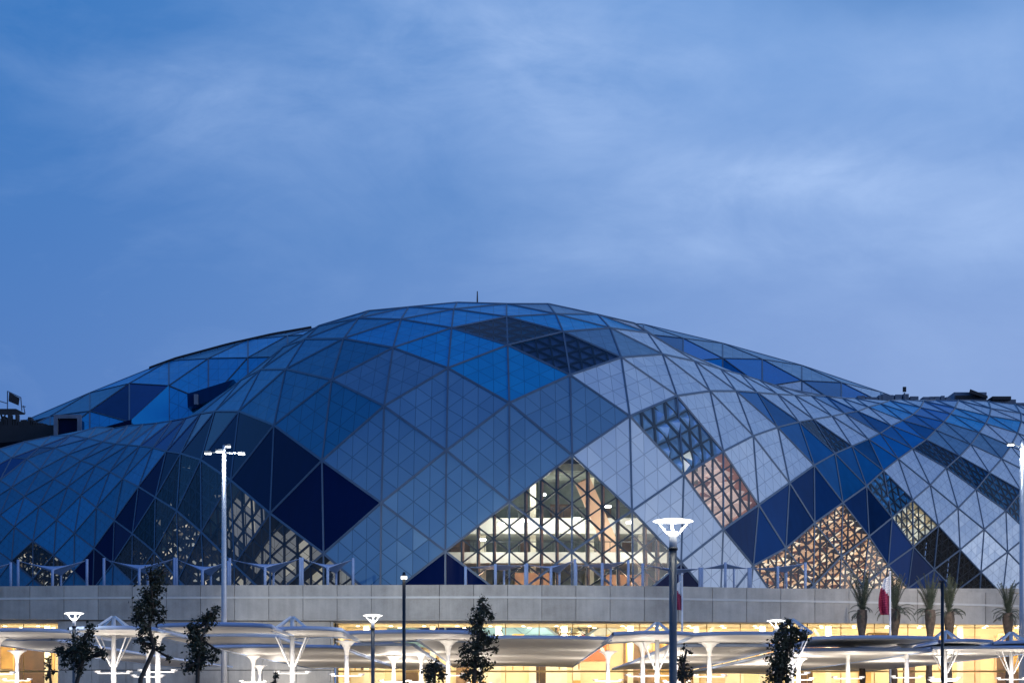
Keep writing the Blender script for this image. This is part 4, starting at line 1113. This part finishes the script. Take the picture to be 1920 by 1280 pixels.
# ------------------------------------------------------------------ young street trees (silhouettes before the lights)
def tree(px, Y, blobs, lab, nleaf, seed, stem=None, leafsize=.115):
    rg = random.Random(seed)
    x0 = (px - CX) * Y / FOC
    t = empty('young_tree', (x0, Y, 0), lab, 'tree', 'young street trees')
    cs = [(W(bx, by, Y) + Vector((0, rg.uniform(-.25, .25), 0)), br * Y / FOC) for bx, by, br in blobs]
    order = sorted(cs, key=lambda q: q[0].z)
    tb = MB()
    spine = [Vector((x0, Y, 0)), Vector((x0 + .02, Y, max(.4, order[0][0].z - .6)))] + [sum((c for c, r in order[k:k + 4]), Vector()) / len(order[k:k + 4]) for k in range(0, len(order), 4)] + [order[-1][0]]
    n = len(spine); tb.tube(spine, [.075 - .062 * k / (n - 1) for k in range(n)], 8)
    for c, r in order:
        for k in range(8):
            d = Vector((rg.gauss(0, 1), rg.gauss(0, 1), rg.gauss(.3, .8))).normalized()
            s = min(spine, key=lambda q: (q - c).length)
            m_ = c + d * r * .4; tb.tube([s, m_, c + d * r * 1.25], [.018, .010, .004], 5)
    tb.build('trunk', M['bark'], t, True)
    lm = MB(); tot = sum(r * r for c, r in cs)
    for c, r in cs:
        k = int(0.95 * nleaf * r * r / tot)
        sub = [(c + Vector((rg.gauss(0, 1), rg.gauss(0, 1), rg.gauss(0, 1))).normalized() * r * rg.uniform(.2, 1.05)) for _ in range(max(3, k // 11))]
        for _ in range(k):
            q = rg.choice(sub) + Vector((rg.gauss(0, 1), rg.gauss(0, 1), rg.gauss(0, 1))) * r * .27
            a = Vector((rg.gauss(0, 1), rg.gauss(0, .8), rg.gauss(-.5, .8))).normalized(); s_ = a.orthogonal().normalized()
            s_ = (s_ * math.cos(rg.uniform(0, 6)) + a.cross(s_) * math.sin(rg.uniform(0, 6))).normalized()
            s_ = (s_ - a * s_.dot(a)).normalized()
            L = leafsize * rg.uniform(.6, 1.15); w = L * .27
            nn = a.cross(s_)
            lm.face([q, q + a * L * .45 + s_ * w + nn * .01, q + a * L, q + a * L * .45 - s_ * w + nn * .01])
    lm.build('crown', M['leaf'], t)
tree(138, 60, [(172,1174,9),(165,1186,12),(155,1200,18),(142,1215,26),(160,1222,20),(128,1226,22),(145,1240,20),(188,1222,12),(112,1222,9),(150,1254,10),(198,1226,7)], 'leftmost young tree leaning right, dark against the lamps', 1500, 21)
tree(262, 62, [(300,1072,13),(292,1086,17),(283,1074,10),(284,1106,19),(276,1124,20),(268,1142,19),(282,1150,15),(262,1160,15),(292,1128,12),(270,1180,14),(300,1160,9),(306,1148,7),(262,1200,12),(284,1198,12),(300,1215,9),(316,1232,7),(272,1215,8)], 'tallest young tree, its leaning crown reaching above the wall', 2200, 22)
tree(368, 58, [(402,1142,10),(392,1156,15),(380,1170,17),(370,1186,18),(372,1206,22),(376,1226,22),(364,1244,18),(398,1232,12),(352,1252,9),(410,1220,6),(360,1176,8)], 'third young tree, standing left of the tall floodlight mast', 1800, 23)
tree(885, 60, [(902,1124,8),(905,1138,13),(896,1152,18),(920,1152,10),(893,1172,20),(905,1192,22),(895,1214,24),(915,1200,12),(872,1218,12),(882,1240,18),(905,1240,16),(930,1214,7),(876,1262,14),(898,1268,14),(868,1240,8)], 'middle young tree crossing the yellow windows, tallest at the centre', 2000, 24)
tree(812, 66, [(812,1246,12),(800,1258,12),(824,1252,10),(806,1272,14),(828,1268,9)], 'low bush like young tree at the foot of the middle tree', 600, 25)
tree(1462, 58, [(1478,1166,9),(1490,1176,12),(1470,1182,15),(1500,1190,12),(1462,1200,20),(1484,1205,20),(1472,1226,22),(1455,1240,18),(1470,1254,20),(1450,1268,16),(1475,1272,14),(1512,1196,7)], 'right young tree before the deep bright canopy', 2000, 26)
tree(1278, 70, [(1276,1236,10),(1284,1250,12),(1274,1264,12),(1288,1268,10),(1292,1222,5),(1282,1212,4)], 'small dark tree tucked behind the near lamp post', 500, 27)
tree(96, 72, [(96,1232,5),(92,1246,6),(98,1258,6),(90,1268,6)], 'thin sparse sapling left of the leftmost tree', 130, 28, leafsize=.12)
tree(517, 95, [(516,1262,5),(518,1270,6),(514,1278,6)], 'tiny sapling between two white canopy masts', 120, 29, leafsize=.12)

# ------------------------------------------------------------------ camera and view
cd = bpy.data.cameras.new('camera'); cam = bpy.data.objects.new('camera', cd); C.objects.link(cam)
cam.location = (0, 0, EYE); cam.rotation_euler = (R(90), 0, 0)
cd.sensor_width = 36; cd.lens = FOC / 1920 * 36; cd.shift_x = 0.0; cd.shift_y = (HOR - 640) / 1920
cd.clip_start = 0.5; cd.clip_end = 9000
scene.camera = cam
vs_ = scene.view_settings; vs_.view_transform = 'Standard'; vs_.look = 'None'; vs_.exposure = 0; vs_.gamma = 1
scene.render.engine = 'CYCLES'
scene.cycles.max_bounces = 8; scene.cycles.transparent_max_bounces = 12
scene.cycles.sample_clamp_indirect = 4.0
